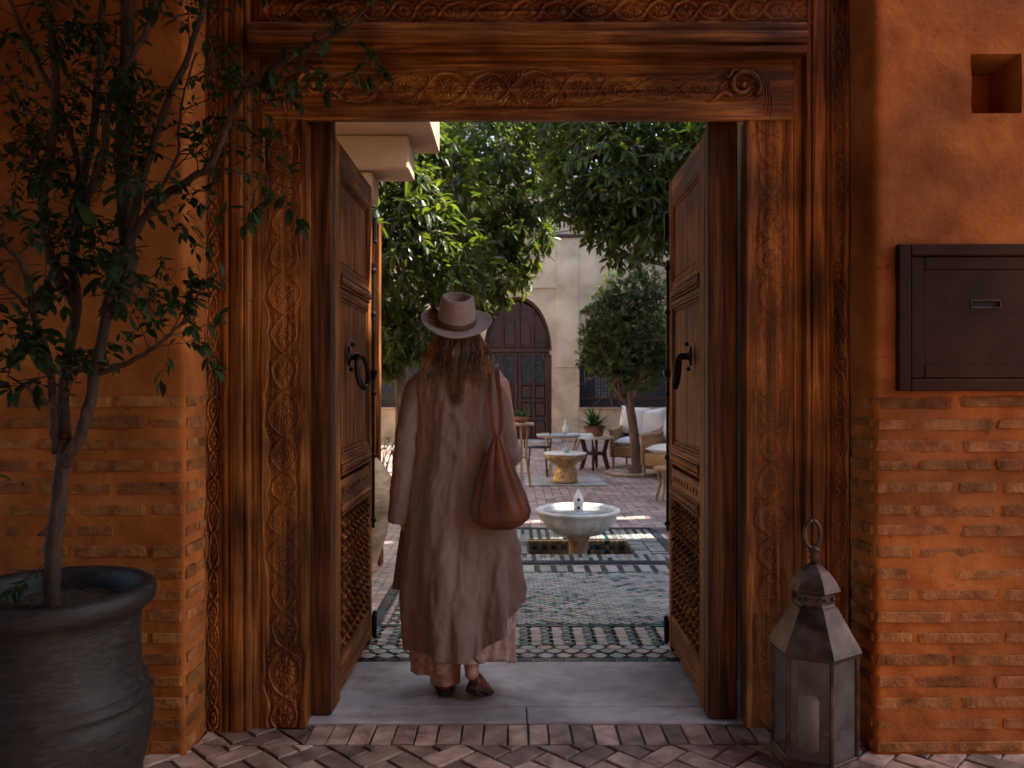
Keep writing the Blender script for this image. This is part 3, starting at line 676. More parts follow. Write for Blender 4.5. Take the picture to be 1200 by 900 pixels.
sxc = (1151-600)/FPX*WF; szc = CZ+(450-357)/FPX*WF; a, b = sxc-.052, sxc+.052; c, d_ = szc-.0115, szc+.0115
ix0, ix1, iz0, iz1 = hx0+.097, hx1-.097, hz0+.097, hz1-.097
m = MB(); y0, y1 = WF-.022, WF-.014
m.box(ix0, a, y0, y1, iz0, iz1); m.box(b, ix1, y0, y1, iz0, iz1); m.box(a, b, y0, y1, iz0, c); m.box(a, b, y0, y1, d_, iz1)
m.k = 1; m.box(ix0, ix1, y1+.0003, y1+.003, iz0, iz1); m.k = 0  # near-black sheet behind the slot paints its inner shade
dp = m.build('door_panel', [MT['boxmetal'], MT['dark']], t)
m = MB(); e = .0035
m.box(a-e, b+e, y0-.003, y0-.0002, d_, d_+e, .001); m.box(a-e, b+e, y0-.003, y0-.0002, c-e, c, .001); m.box(a-e, a, y0-.003, y0-.0002, c, d_, .001); m.box(b, b+e, y0-.003, y0-.0002, c, d_, .001)
m.build('letter_slot', MT['tin'], dp)
# ------------------------------------------------------------------ passage and courtyard shell
YB = 18.9
m = MB(); m.box(-2.6, -.98, 3.75, 4.35, 0, 3.6, .01); m.box(-1.42, -.98, 3.3, 3.75, 0, 3.11, .006)
tag(m.build('passage_wall', MT['cream'], loc=(-1.2, 4, 0)), 'plaster reveal of the thick wall behind the left door leaf', 'wall')
m = MB(); m.box(1.06, 2.6, 3.75, 4.35, 0, 3.6, .01); m.box(1.06, 1.42, 3.3, 3.75, 0, 3.11, .006)
tag(m.build('passage_wall', MT['cream'], loc=(1.2, 4, 0)), 'plaster reveal of the thick wall behind the right door leaf', 'wall')
tag(MB().box(-.98, 1.06, 3.76, 4.35, 2.92, 3.6).build('passage_soffit', MT['cream'], loc=(0, 4.0, 2.92)), 'plaster soffit of the thick wall above the open door leaves', 'soffit')
XL, XR = -4.3, 5.2
# courtyard bed, left open for the fountain pit
PX0, PX1, PY0, PY1 = .14, 1.0, 6.47, 7.11
m = MB()
for x0, x1, y0, y1 in ((XL, PX0, 3.95, YB), (PX1, XR, 3.95, YB), (PX0, PX1, 3.95, PY0), (PX0, PX1, PY1, YB)):
    m.box(x0, x1, y0, y1, -.06, -.012)
court = tag(m.build('courtyard_floor', MT['grout'], loc=(0, 4, 0)), kind='structure')
def tmesh(mat, poly, ins=.002, th=.012):
    return MB().prism(poly, -th, 0, ins).mesh('tile', MT[mat])
TCOUNT = [0]
def tile(me, x, y, parent=court, z=0, rz=0, sc=(1, 1, 1), name='tile'):
    TCOUNT[0] += 1
    return link(name, me, parent, (x-court.location.x, y-court.location.y, z+random.uniform(-.0008, .0008)), (random.uniform(-.008, .008), random.uniform(-.008, .008), rz), sc)
def rectp(w_, h, j=.0015): return [(-w_/2+j, -h/2+j), (w_/2-j, -h/2+j), (w_/2-j, h/2-j), (-w_/2+j, h/2-j)]
def stuff_tiles(name, items, parent=court):
    "items: (poly, material key, z, tilt)"
    keys = sorted({k for _, k, _ in items}); m = MB()
    for poly, k, z in items:
        m.k = keys.index(k); m.prism(poly, z-.01, z+random.uniform(-.001, .001), .0025, (random.uniform(-.02, .02), random.uniform(-.02, .02)))
    o = m.build(name, [MT[k] for k in keys], parent); o['kind'] = 'stuff'; return o
TX0, TX1 = -2.2, 2.2
# navy border at the threshold
nav = tmesh('znavy', rectp(.082, .055)); gsq = tmesh('zgreen', rectp(.082, .045))
x = -1.02
while x < 1.12: tile(nav, x, 3.985); x += .083
# band A: rose and pale lozenges
items = []
bx0, bx1 = -1.1, 1.15
x = bx0; i = 0
for r_, yy in enumerate((4.055, 4.125, 4.182)):
    x = bx0+(.045 if r_ % 2 else 0); i = r_
    while x < bx1:
        hw, hh = .044, .034
        items.append(([(x-hw, yy), (x-.012, yy-hh), (x+.012, yy-hh), (x+hw, yy), (x+.012, yy+hh), (x-.012, yy+hh)], ('zpink', 'zpale', 'zgrey', 'zpale')[i % 4], 0)); x += .091; i += 1
stuff_tiles('lozenge_band', items)
# band B: dark diamonds in columns on pale stone
pal = tmesh('zpale', [(-.032, 0), (-.018, -.033), (.018, -.033), (.032, 0), (.018, .033), (-.018, .033)])
dia = tmesh('zgreen', [(-.040, 0), (-.013, -.021), (.013, -.021), (.040, 0), (.013, .021), (-.013, .021)])
pnk = tmesh('zpink', rectp(.05, .062))
for r_ in range(5):
    yy = 4.245+r_*.062; x = -1.0
    k = 0
    while x < 1.12:
        tile(dia, x, yy+.0); tile((pal, pnk)[(k//2+r_) % 2], x+.071, yy+.0, sc=(1.12, .92, 1)); x += .118+.0; k += 1
    x = -1.0
items = []
for r_ in range(6):
    yy = 4.214+r_*.062; x = -1.0
    while x < 1.12: items.append(([(x-.024, yy), (x, yy-.012), (x+.024, yy), (x, yy+.012)], 'zpale', -.0015)); x += .118
stuff_tiles('diamond_fillers', items)
x = -1.0
while x < 1.15: tile(gsq, x, 4.555, sc=(1, .8, 1)); x += .083
x = -1.0
while x < 1.15: tile(gsq, x, 4.205, sc=(1, .22, 1)); x += .083
# main field: interlocking lozenges
items = []; yy = 4.60; r_ = 0
while yy < 5.83:
    x = -.55+(.03 if r_ % 2 else 0)
    while x < 1.45:
        v = noise.noise((x*2.3, yy*2.3, 1))+.5*noise.noise((x*13, yy*20, 4))
        k = 'zgrey' if random.random() < .62 else ('zpale' if v > -.05 else ('zgreen' if random.random() < .55 else 'zpink'))
        hw, hh = .0295, .0235
        items.append(([(x-hw, yy), (x-.008, yy-hh), (x+.008, yy-hh), (x+hw, yy), (x+.008, yy+hh), (x-.008, yy+hh)], k, 0)); x += .0605
    yy += .0245; r_ += 1
# alternate rows overlap half a lozenge, so shrink rows in depth
items = [([(px, cy+(py-cy)*.5) for px, py in poly] if True else poly, k, z) for poly, k, z in items for cy in (sum(p[1] for p in poly)/6,)]
stuff_tiles('mosaic_field', items)
# left part: rails and diamonds running away from the door
yy = 4.60
while yy < 8.2:
    tile(gsq if random.random() < .5 else nav, -.795, yy, rz=R(90), sc=(1, 1.2, 1)); tile(nav, -.60, yy, rz=R(90), sc=(1, .5, 1)); yy += .083
items = []; yy = 4.6; r_ = 0
while yy < 8.2:
    for c in (0, 1, 2):
        x = -.735+c*.046
        items.append(([(x-.021, yy), (x, yy-.024), (x+.021, yy), (x, yy+.024)], ('zpale', 'zgreen', 'zpale')[c] if r_ % 2 else ('zpink', 'zpale', 'zpale')[c], 0))
    x = -.86
    while x > -2.2: items.append(([(x-.03, yy-.024), (x+.03, yy-.024), (x+.03, yy+.022), (x-.03, yy+.022)], 'zpink' if random.random() < .6 else 'zpale', 0)); x -= .064
    yy += .052; r_ += 1
stuff_tiles('side_mosaic', items)
# band C in front of the fountain: pale bars with dark joints
bar = tmesh('zpale', rectp(.085, .20)); dk = tmesh('zgreen', rectp(.03, .20))
x = -.50
while x < 1.6:
    tile(bar, x, 5.965, sc=(1, 1, 1)); tile(dk, x+.062, 5.965); x += .125
x = -.55
while x < 1.6: tile(gsq, x, 5.845, sc=(1, .35, 1)); x += .083
# navy frame round the fountain surround
for yy in (6.19, 7.62):
    x = -.2
    while x < 1.36: tile(nav, x, yy, sc=(1, 1.5 if yy < 7 else 1.8, 1)); x += .083
yy = 6.27
while yy < 7.58:
    tile(nav, -.2, yy, rz=R(90), sc=(1, 1.3, 1)); tile(nav, 1.335, yy, rz=R(90), sc=(1, 1.3, 1)); yy += .083
items = []
def bars(x0, x1, y0, y1, vert):
    a = (x0 if vert else y0); e = (x1 if vert else y1); i = 0
    while a < e-.01:
        wd = .045 if i % 2 else .03
        q = (a+.002, y0+.003, min(a+wd, e)-.002, y1-.003) if vert else (x0+.003, a+.002, x1-.003, min(a+wd, e)-.002)
        items.append(([(q[0], q[1]), (q[2], q[1]), (q[2], q[3]), (q[0], q[3])], 'zpale' if i % 2 else ('zgreen' if random.random() < .6 else 'zgrey'), 0)); a += wd; i += 1
bars(-.14, 1.28, 6.245, 6.345, True); bars(-.14, 1.28, 6.35, 6.462, True)
bars(-.14, 1.28, 7.12, 7.33, True); bars(-.14, 1.28, 7.335, 7.56, True)
bars(1.01, 1.14, 6.47, 7.11, False); bars(1.145, 1.28, 6.47, 7.11, False); bars(-.14, .0, 6.47, 7.11, False); bars(.005, .13, 6.47, 7.11, False)
stuff_tiles('barred_mosaic', items)
# fountain pit lined with small ochre and dark tiles
pit = thing('fountain_pit', (.57, 6.79, 0), 'sunken rectangular tiled pit around the foot of the white marble fountain', 'basin')
PD = .30
m = MB(); m.box(PX0-.05, PX1+.05, PY0-.05, PY1+.05, -PD-.05, -PD); m.box(PX0-.05, PX0, PY0, PY1, -PD, -.013); m.box(PX1, PX1+.05, PY0, PY1, -PD, -.013)
m.box(PX0-.05, PX1+.05, PY1, PY1+.05, -PD, -.013); m.box(PX0-.05, PX1+.05, PY0-.05, PY0, -PD, -.013); m.build('basin_wall', MT['grout'], pit)
m = MB(); tw_ = .043
for r_ in range(7):
    z = -.035-r_*tw_
    n = int((PX1-PX0)/tw_)
    for i in range(n):
        x = PX0+.02+i*tw_; m.k = 0 if (i % 2 and r_ % 2) or random.random() < .12 else 1
        if i % 2 == 0 or r_ % 2 == 0: m.k = 1 if random.random() < .86 else 0
        else: m.k = 2
        m.box(x-.019, x+.019, PY1-.006, PY1+.004, z-.019, z+.019, .003)
    for i in range(int((PY1-PY0)/tw_)):
        y = PY0+.02+i*tw_; m.k = 1 if (i+r_) % 2 else 0
        for xx in (PX0, PX1): m.box(xx-.005, xx+.005, y-.019, y+.019, z-.019, z+.019, .003)
o = m.build('wall_tiles', [MT['znavy'], MT['zochre'], MT['zgreen']], pit); o['kind'] = 'stuff'
# edge tiles of the pit
# brick paving: the nearest three hundred bricks as pieces, the rest joined
pv = herringbone(-1.3, 3.2, 7.68, YB, .22, .11, 0, .004)
pv.sort(key=lambda q: (0 if (.0 < q[0][0] < 1.95) else 5)+q[0][1])
for q in pv[:300]:
    cx = sum(p[0] for p in q)/len(q); cy = sum(p[1] for p in q)/len(q)
    o = bpy.data.objects.new('brick', MB().prism(q, -.02, random.uniform(-.002, .002), .004, (random.uniform(-.01, .01), random.uniform(-.01, .01))).mesh('brick', MT['paver'], (cx, cy, 0)))
    COL.objects.link(o); o.parent = court; o.location = (cx-court.location.x, cy-court.location.y, 0)
m = MB()
for q in pv[300:]: m.prism(q, -.02, random.uniform(-.002, .002), .004, (random.uniform(-.01, .01), random.uniform(-.01, .01)))
for q in herringbone(XL, -1.3, 8.2, YB, .22, .11, 0, .004)+herringbone(3.2, XR, 7.68, YB, .22, .11, 0, .004)+herringbone(1.5, 5.2, 4.6, 7.67, .22, .11, 0, .004): m.prism(q, -.02, random.uniform(-.002, .002), .004)
o = m.build('brick_paving', MT['paver'], court); o['kind'] = 'stuff'

# ------------------------------------------------------------------ far wall with arched door and two arched windows
bw = thing('courtyard_wall', (0, YB, 0), 'cream plaster far courtyard wall with a tall arched doorway between two dark windows', 'wall')
def arch_cut(x0, x1, zf, zt, y0, y1, name, mat=MT['cream'], n=48, parent=bw):
    "wall between x0..x1 that stops at zf(x) below and zt above"
    m = MB(); xs = [x0+(x1-x0)*(.5-.5*math.cos(PI*i/n)) for i in range(n+1)]
    for i, x_ in enumerate(xs):
        z = zf(x_); m.V += [(x_, y0, z), (x_, y0, zt), (x_, y1, z), (x_, y1, zt)]
    for i in range(n):
        a = i*4; m.F += [(a, a+4, a+5, a+1), (a, a+2, a+6, a+4), (a+2, a+3, a+7, a+6)]; m.K += [0]*3
    return m.build(name, mat, parent)
DXc, DW = .14, .81
zarch = lambda x_: 2.16+1.30*max(0, 1-abs((x_-DXc)/DW)**2.15)**(1/1.9)
ZT = 4.86
# door bay: recessed alfiz panel round the arch
AX0, AX1, AZ = DXc-.90, DXc+.90, 3.66
arch_cut(DXc-DW, DXc+DW, zarch, AZ, YB+.05, YB+.40, 'arch_surround')
m = MB(); m.box(AX0, DXc-DW, YB+.05, YB+.4, 0, AZ); m.box(DXc+DW, AX1, YB+.05, YB+.4, 0, AZ); m.build('door_jamb', MT['cream'], bw)
m = MB(); m.box(DXc-DW-.0, DXc-DW+.05, YB+.03, YB+.3, 2.08, 2.18, .01); m.box(DXc+DW-.05, DXc+DW+.0, YB+.03, YB+.3, 2.08, 2.18, .01); m.build('impost', MT['white'], bw)
WX0, WX1 = 1.60, 4.0
LX0, LX1 = 2*DXc-WX1, 2*DXc-WX0
m = MB()
m.box(AX1, WX0, YB-.0, YB+.45, 0, ZT, .012); m.box(LX1, AX0, YB, YB+.45, 0, ZT, .012)
m.box(AX0, AX1, YB, YB+.45, AZ+.002, ZT)
m.box(WX0, WX1, YB+.001, YB+.45, 0, .78); m.box(LX0, LX1, YB+.001, YB+.45, 0, .78)
m.box(WX0, WX1, YB+.001, YB+.45, 3.10, ZT); m.box(LX0, LX1, YB+.001, YB+.45, 3.10, ZT)
m.box(WX1, XR+.3, YB, YB+.45, 0, ZT); m.box(XL-.3, LX0, YB, YB+.45, 0, ZT)
m.build('wall_face', MT['cream'], bw)
m = MB(); m.box(AX1-.0, WX0+.0, YB-.025, YB-.001, 1.775, 1.80, .006); m.build('string_course', MT['cream'], bw)
for a, b in ((WX0-.03, WX1), (LX0, LX1+.03)):
    MB().box(a, b, YB-.05, YB+.3, .782, .815, .008).build('window_sill', MT['white'], bw)
def win(x0, x1, flip):
    c = (x0+x1)/2; hw = (x1-x0)/2
    f = lambda x_: (2.22 if abs(x_-c) > hw-.10 else 2.22+.78*max(0, 1-abs((x_-c)/(hw-.10))**2.6)**.5)
    arch_cut(x0, x1, f, 3.09, YB+.06, YB+.30, 'window_arch')
    m = MB()
    for s in (-1, 1):
        xe = c+s*hw; xi = c+s*(hw-.10)
        m.box(xe, xi, YB+.061, YB+.29, 2.14, 2.215, .006); m.box(xe, c+s*(hw-.05), YB+.062, YB+.288, 2.06, 2.138, .006)
    m.build('stepped_impost', MT['white'], bw)
    fr_ = MB(); y = YB+.36
    for q in (x0, c-.025, x1-.05): fr_.box(q, q+.05, y, y+.05, .80, 3.08, .004)
    for z in (.80, 1.0, 2.18): fr_.box(x0+.05, c-.026, y+.002, y+.048, z, z+.05, .004); fr_.box(c+.026, x1-.051, y+.002, y+.048, z, z+.05, .004)
    wf = fr_.build('window', MT['bdoor'], bw)
    MB().box(x0+.02, x1-.02, y+.02, y+.028, .82, 3.05).build('pane', MT['glass'], wf)
win(WX0, WX1, 0); win(LX0, LX1, 1)
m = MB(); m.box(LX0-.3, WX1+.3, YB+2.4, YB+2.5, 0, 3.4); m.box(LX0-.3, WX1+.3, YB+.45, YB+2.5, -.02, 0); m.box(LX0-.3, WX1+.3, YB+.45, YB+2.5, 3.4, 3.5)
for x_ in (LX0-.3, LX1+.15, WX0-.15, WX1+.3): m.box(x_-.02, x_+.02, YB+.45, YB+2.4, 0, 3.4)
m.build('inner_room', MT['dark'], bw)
m = MB(); m.box(XL-.3, XR+.3, YB-.07, YB+.5, ZT+.0, ZT+.07, .015); m.build('cornice', MT['bdoor'], bw)
m = MB(); m.box(XL-.3, XR+.3, YB+.10, YB+.5, ZT+.071, 6.2, .01); m.build('parapet', MT['cream'], bw)
ls_ = P(706, 448, 19.9)
t = thing('lattice_lantern', (ls_.x, 19.9, ls_.z), 'pale pierced lantern hanging in the dark window behind the small round tree', 'lantern')
m = MB()
for i in range(5): m.box(ls_.x-.16+.08*i-.012, ls_.x-.16+.08*i+.012, 19.88, 19.90, ls_.z-.36, ls_.z+.36)
m.build('bars', MT['cushion'], t)
for i in range(9): MB().box(ls_.x-.172, ls_.x+.172, 19.902, 19.92, ls_.z-.36+.088*i-.01, ls_.z-.36+.088*i+.01).build('hoop', MT['cushion'], t)
MB().tube([(ls_.x, 19.9, ls_.z+.36), (ls_.x, 19.9, 3.38)], .01, 6).build('chain', MT['iron'], t)
# side walls of the courtyard
tag(MB().box(XL-.4, XL, 4.3, YB-.01, 0, 5.2, .02).build('side_wall', MT['cream'], loc=(XL, 11, 0)), 'plain cream courtyard wall on the left side', 'wall')
m = MB(); HW = 8.4; sun_slits = ((7.98, 8.22, 4.3, 5.9), (8.98, 9.16, 4.3, 6.3)); ya = 4.3  # wall heights and slits added to shade the floor and pass sun patches
for a, b, c, d in sun_slits: m.box(XR, XR+.12, ya, a, 0, HW); m.box(XR, XR+.12, a, b, 0, c); m.box(XR, XR+.12, a, b, d, HW); ya = b; HW = 7.1
m.box(XR, XR+.12, ya, YB-.01, 0, HW); m.box(XR, XR+.12, 10.0, 11.9, HW+.001, 8.6)
tag(m.build('side_wall', MT['cream'], loc=(XR, 11, 0)), 'cream courtyard wall on the right with height and slits shaped to cut the sun', 'wall')
# arched door
dr = thing('arched_door', (DXc, YB+.24, 0), 'tall dark red wooden double door under a pointed arch in the far cream wall', 'door')
yd = YB+.22
def archbar(off, wd, y0, y1, name):
    m = MB(); n = 26; hw = DW-off
    for i in range(n+1):
        t = -1+2*i/n; t = math.sin(t*PI/2)
        x_ = DXc+t*hw; x2 = DXc+t*(hw-wd)
        z = 2.16+(1.30-off)*max(0, 1-abs(t)**2.15)**(1/1.9); z2 = 2.16+(1.30-off-wd)*max(0, 1-abs(t)**2.15)**(1/1.9)
        m.V += [(x_, y0, z), (x2, y0, z2), (x_, y1, z), (x2, y1, z2)]
    for i in range(n): a = i*4; m.F += [(a, a+1, a+5, a+4), (a+1, a+3, a+7, a+5), (a, a+4, a+6, a+2)]; m.K += [0]*3
    return m.build(name, MT['bdoor'], dr)
archbar(-.02, .09, yd-.03, yd+.08, 'arch_frame')
m = MB(); m.box(DXc-DW-.01, DXc-DW+.07, yd-.03, yd+.08, 0, 2.16, .006); m.box(DXc+DW-.07, DXc+DW+.01, yd-.03, yd+.08, 0, 2.16, .006); m.build('frame', MT['bdoor'], dr)
MB().box(DXc-DW+.072, DXc+DW-.072, yd-.035, yd+.06, 2.14, 2.24, .008).build('transom', MT['bdoor'], dr)
zin = lambda x_: 2.16+1.22*max(0, 1-abs((x_-DXc)/(DW-.07))**2.15)**(1/1.9)
# tympanum: four upright panels under the arch
for k in range(4):
    xa = DXc-DW+.08+k*(2*DW-.16)/4+.02; xb = DXc-DW+.08+(k+1)*(2*DW-.16)/4-.02
    m = MB(); n = 10; y0 = yd+.012
    for i in range(n+1):
        x_ = xa+(xb-xa)*i/n; m.V += [(x_, y0, 2.26), (x_, y0, max(2.28, zin(x_)-.05))]
    for i in range(n): a = i*2; m.F.append((a, a+2, a+3, a+1)); m.K.append(0)
    # raised inner field and curved rib
    x0_, x1_ = xa+.04, xb-.04
    zt_ = min(zin(xa), zin(xb))-.12
    if zt_ > 2.45: m.box(x0_, x1_, y0-.02, y0-.001, 2.32, 2.26+(zt_-2.26)*.68, .008)
    m.tube([(x0_+(x1_-x0_)*i/6, y0-.012, (2.26+(zt_-2.26)*.74)+.06*math.sin(PI*i/6)) for i in range(7)], .012, 5)
    m.build('panel', MT['bdoor'], dr)
for k in range(3):
    x_ = DXc-DW+.08+(k+1)*(2*DW-.16)/4; wd = .05 if k == 1 else .022
    MB().box(x_-wd, x_+wd, yd-.028, yd+.03, 2.242, zin(x_)-.03, .005).build('mullion', MT['bdoor'], dr)
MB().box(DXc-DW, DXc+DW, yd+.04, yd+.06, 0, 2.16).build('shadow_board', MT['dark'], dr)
for s in (-1, 1):
    xo = DXc+s*(DW-.072); xi = DXc+s*.012; a, b = min(xo, xi), max(xo, xi)
    m = MB()
    for q in (a, (a+b)/2-.03, b-.07): m.box(q, q+(.07 if q != (a+b)/2-.03 else .06), yd, yd+.035, .02, 2.135, .005)
    lf = m.build('leaf', MT['bdoor'], dr)
    for (u0, u1) in ((a+.072, (a+b)/2-.032), ((a+b)/2+.032, b-.072)):
        m2 = MB()
        for z0, z1 in ((.02, .10), (.52, .58), (.95, 1.01), (1.36, 1.40), (2.06, 2.13)): m2.box(u0, u1, yd+.003, yd+.03, z0, z1, .004)
        m2.build('rail', MT['bdoor'], lf)
        for z0, z1 in ((.12, .50), (.60, .93), (1.03, 1.34)): MB().box(u0+.02, u1-.02, yd+.01, yd+.03, z0+.02, z1-.02, .008).build('panel', MT['bdoor'], lf)
        MB().box(u0, u1, yd+.02, yd+.03, 1.42, 2.05).build('pane', MT['glass'], lf)
tag(MB().box(DXc-1.0, DXc+1.0, YB-.55, YB-.03, -.01, .07, .015).build('door_step', MT['stone'], loc=(DXc, YB-.3, 0)), 'low pale step in front of the far arched door', 'step')

# ------------------------------------------------------------------ stepped plaster corbel over the left leaf
m = MB(); m.box(-3.9, -.52, 5.0, 5.72, 3.03, 3.5, .012)
cb = tag(m.build('gallery_beam', MT['white'], loc=(-1.2, 5.3, 3.03)), 'pale plaster gallery beam with stepped brackets above the left door leaf', 'beam')
MB().box(-3.9, -.686, 5.26, 5.60, 2.80, 3.028, .012).build('bracket', MT['white'], cb)
MB().box(-3.9, -.93, 5.30, 5.56, 2.62, 2.798, .012).build('bracket', MT['white'], cb)
tag(MB().box(-3.9, -2.4, 5.1, 5.7, 0, 2.6, .02).build('gallery_pier', MT['white'], loc=(-3, 5.4, 0)), 'thick plaster pier under the gallery beam on the left', 'pier')
m = MB(); p0 = P(441, 560, 6.1); m.box(p0.x-.035, p0.x+.035, 6.05, 6.12, 0, 2.61, .008); m.box(p0.x-.05, p0.x+.05, 6.03, 6.14, 0, .12, .008)
tag(m.build('wooden_post', MT['leaf_v'], loc=(p0.x, 6.1, 0)), 'slim wooden post standing just behind the left door leaf', 'post')

# ------------------------------------------------------------------ clay jar
jx, jy = -1.17, 5.85
prof = [(.0001, .0), (.17, 0), (.185, .03), (.18, .06), (.20, .12), (.25, .28), (.30, .48), (.305, .58), (.28, .70), (.22, .79), (.16, .85), (.125, .885), (.12, .915), (.15, .93), (.165, .95), (.155, .965), (.12, .96), (.105, .90), (.09, .8), (.0001, .75)]
o = MB().lathe(prof, 44, (jx, jy, 0)).build('clay_jar', MT['jar'], smooth=True, loc=(jx, jy, 0)); tag(o, 'tall weathered clay storage jar half hidden by the left door leaf', 'jar')

# ------------------------------------------------------------------ white fluted fountain
fx, fy = .565, 6.80
t = thing('marble_fountain', (fx, fy, -PD), 'white fluted marble fountain bowl standing in the sunken tiled pit', 'fountain')
fl = lambda a, z: 1+.022*abs(math.sin(a*12))*(1 if -.02 < z < .27 else 0)
m = MB().lathe([(.07, .07), (.10, .085), (.19, .11), (.27, .165), (.315, .23), (.325, .268), (.345, .282), (.358, .295), (.357, .312), (.345, .318), (.315, .312), (.30, .29), (.0001, .288)], 96, (fx, fy, 0), fl)
m.build('bowl', MT['marble'], t, smooth=True)
MB().lathe([(.125, -PD), (.12, -.22), (.092, -.17), (.078, -.05), (.082, .04), (.10, .065), (.10, .09)], 32, (fx, fy, 0)).build('pedestal', MT['sandstone'], t, smooth=True)
MB().lathe([(.302, .299), (.0001, .300)], 48, (fx, fy, 0)).build('water', MT['water'], t, smooth=True)
MB().lathe([(.040, .285), (.036, .33), (.046, .375), (.040, .41), (.026, .44), (.012, .475), (.0001, .485)], 14, (fx, fy, 0), lambda a, z: 1+.06*math.cos(a*5)).build('spout', MT['marble'], t, smooth=True)
for z_ in (.318, .387): MB().box(fx-.011, fx+.012, fy-.052, fy-.035, z_, z_+.022, .003).build('spout_hole_shade', MT['dark'], t)  # dark blocks set on the spout paint the shade of holes

# ------------------------------------------------------------------ brass drum table, glass table and small stand
rug = MB(); nx = 30
for i in range(nx+1):
    for j in range(13):
        x_ = .18+1.1*i/nx; y_ = 10.75+1.15*j/12; rug.V.append((x_+.02*math.sin(j*2.1), y_, .012+.004*noise.noise((x_*5, y_*5, 0))))
for i in range(nx):
    for j in range(12): a = i*13+j; rug.F.append((a, a+13, a+14, a+1)); rug.K.append(0)
tag(rug.build('woven_rug', MT['rug'], smooth=True, loc=(.7, 11.3, .01)), 'flat black and white woven rug under the brass drum table', 'rug')
dx, dy = .735, 11.05
t = thing('drum_table', (dx, dy, .01), 'round brass drum table with a white top on the woven rug', 'table')
MB().lathe([(.17, .015), (.185, .02), (.175, .06), (.16, .12), (.125, .22), (.125, .25), (.20, .30), (.265, .34), (.285, .38), (.285, .405), (.0001, .406)], 40, (dx, dy, 0)).build('drum', MT['brass'], t, smooth=True)
MB().lathe([(.0001, .407), (.295, .407), (.298, .42), (.29, .43), (.0001, .43)], 40, (dx, dy, 0)).build('tabletop', MT['marble'], t, smooth=True)
def bottle(x_, y_, z, h, r, label, mat='marble'):
    o = MB().lathe([(.0001, 0), (r, 0), (r*1.05, h*.3), (r*.95, h*.45), (r*.4, h*.62), (r*.3, h*.8), (r*.42, h*.84), (r*.4, h*.9), (.0001, h)], 16, (x_, y_, z)).build('bottle', MT[mat], smooth=True, loc=(x_, y_, z)); return tag(o, label, 'bottle')
bottle(dx+.02, dy-.1, .431, .16, .032, 'small clear bottle standing on the brass drum table', 'water')
gx, gy = P(659, 500, 12.0).x, 12.0
t = thing('garden_table', (gx, gy, 0), 'round pale table with thin curved legs behind the brass drum table', 'table')
MB().lathe([(.0001, .60), (.38, .60), (.40, .615), (.39, .635), (.0001, .64)], 44, (gx, gy, 0)).build('tabletop', MT['water'], t, smooth=True)
MB().lathe([(.36, .585), (.385, .585), (.385, .599), (.36, .599)], 40, (gx, gy, 0)).build('rim', MT['sandstone'], t)
for k in range(4):
    a = PI/4+k*PI/2; pts = smooth_path([(gx+.36*math.cos(a), gy+.36*math.sin(a), .59), (gx+.28*math.cos(a), gy+.28*math.sin(a), .42), (gx+.22*math.cos(a), gy+.22*math.sin(a), .25), (gx+.30*math.cos(a), gy+.30*math.sin(a), .01)], 5)
    MB().tube(pts, .014, 6).build('leg', MT['sandstone'], t, smooth=True)
bottle(gx+.04, gy-.12, .64, .22, .045, 'white glass carafe standing on the round pale table', 'cushion')
cl = MB(); n = 12
for i in range(n+1):
    for j in range(n+1):
        u, v = i/n, j/n; x_ = gx+.05+.50*u; y_ = gy-.33+.22*v
        z = .648+.004*math.sin(u*9)
        if u > .78: z -= (u-.78)*.9; x_ = gx+.05+.50*.78+(u-.78)*.12
        if v < .12: z -= (.12-v)*.6
        cl.V.append((x_, y_, z))
for i in range(n):
    for j in range(n): a = i*(n+1)+j; cl.F.append((a, a+n+1, a+n+2, a+1)); cl.K.append(0)
tag(cl.build('napkin', MT['cushion'], smooth=True, loc=(gx, gy-.3, .64)), 'white cloth laid over the edge of the round pale table', 'cloth')
q = P(697, 520, 12.9)
t = thing('side_table', (q.x, 12.9, 0), 'small turned wooden table with a white top carrying the fern', 'table')
MB().lathe([(.0001, .50), (.30, .50), (.305, .515), (.30, .53), (.0001, .53)], 16, (q.x, 12.9, 0)).build('tabletop', MT['marble'], t)
for k in range(6):
    a = k*PI/3+.3; r0 = .24
    MB().tube([(q.x+r0*math.cos(a), 12.9+r0*math.sin(a), .50), (q.x+.17*math.cos(a), 12.9+.17*math.sin(a), .26), (q.x+.25*math.cos(a), 12.9+.25*math.sin(a), 0)], [.022, .030, .02], 6).build('leg', MT['bdoor'], t)
MB().lathe([(.19, .24), (.2, .25), (.2, .27), (.19, .28)], 12, (q.x, 12.9, 0)).build('stretcher', MT['bdoor'], t)
fpx, fpy = q.x, 12.95
t = thing('potted_fern', (fpx, fpy, .53), 'bushy green fern in a brown clay pot on the small wooden table', 'potted plant')
MB().lathe([(.10, .531), (.13, .54), (.17, .67), (.18, .70), (.16, .70), (.15, .66), (.0001, .65)], 20, (fpx, fpy, 0)).build('pot', MT['terrapot'], t, smooth=True)
m = MB()
for k in range(120):
    a = random.uniform(0, 2*PI); l = random.uniform(.18, .40); e = random.uniform(.2, 1.35); pts = []
    for i in range(6):
        s_ = i/5*l; pts.append((fpx+math.cos(a)*s_*math.cos(e)*1.0+math.cos(a)*(i/5)**2*.06, fpy+math.sin(a)*s_*math.cos(e), .67+s_*math.sin(e)-(i/5)**2*.10*math.cos(e)))
    for i in range(5):
        p, q_ = Vector(pts[i]), Vector(pts[i+1]); d = (q_-p).normalized(); sd = d.cross(Vector((0, 0, 1))).normalized()*(.026*(1-i/6)+.006)
        m.add([p-sd, p+sd, q_+sd*.8, q_-sd*.8], [(0, 1, 2, 3)])
m.build('fronds', MT['fern'], t)

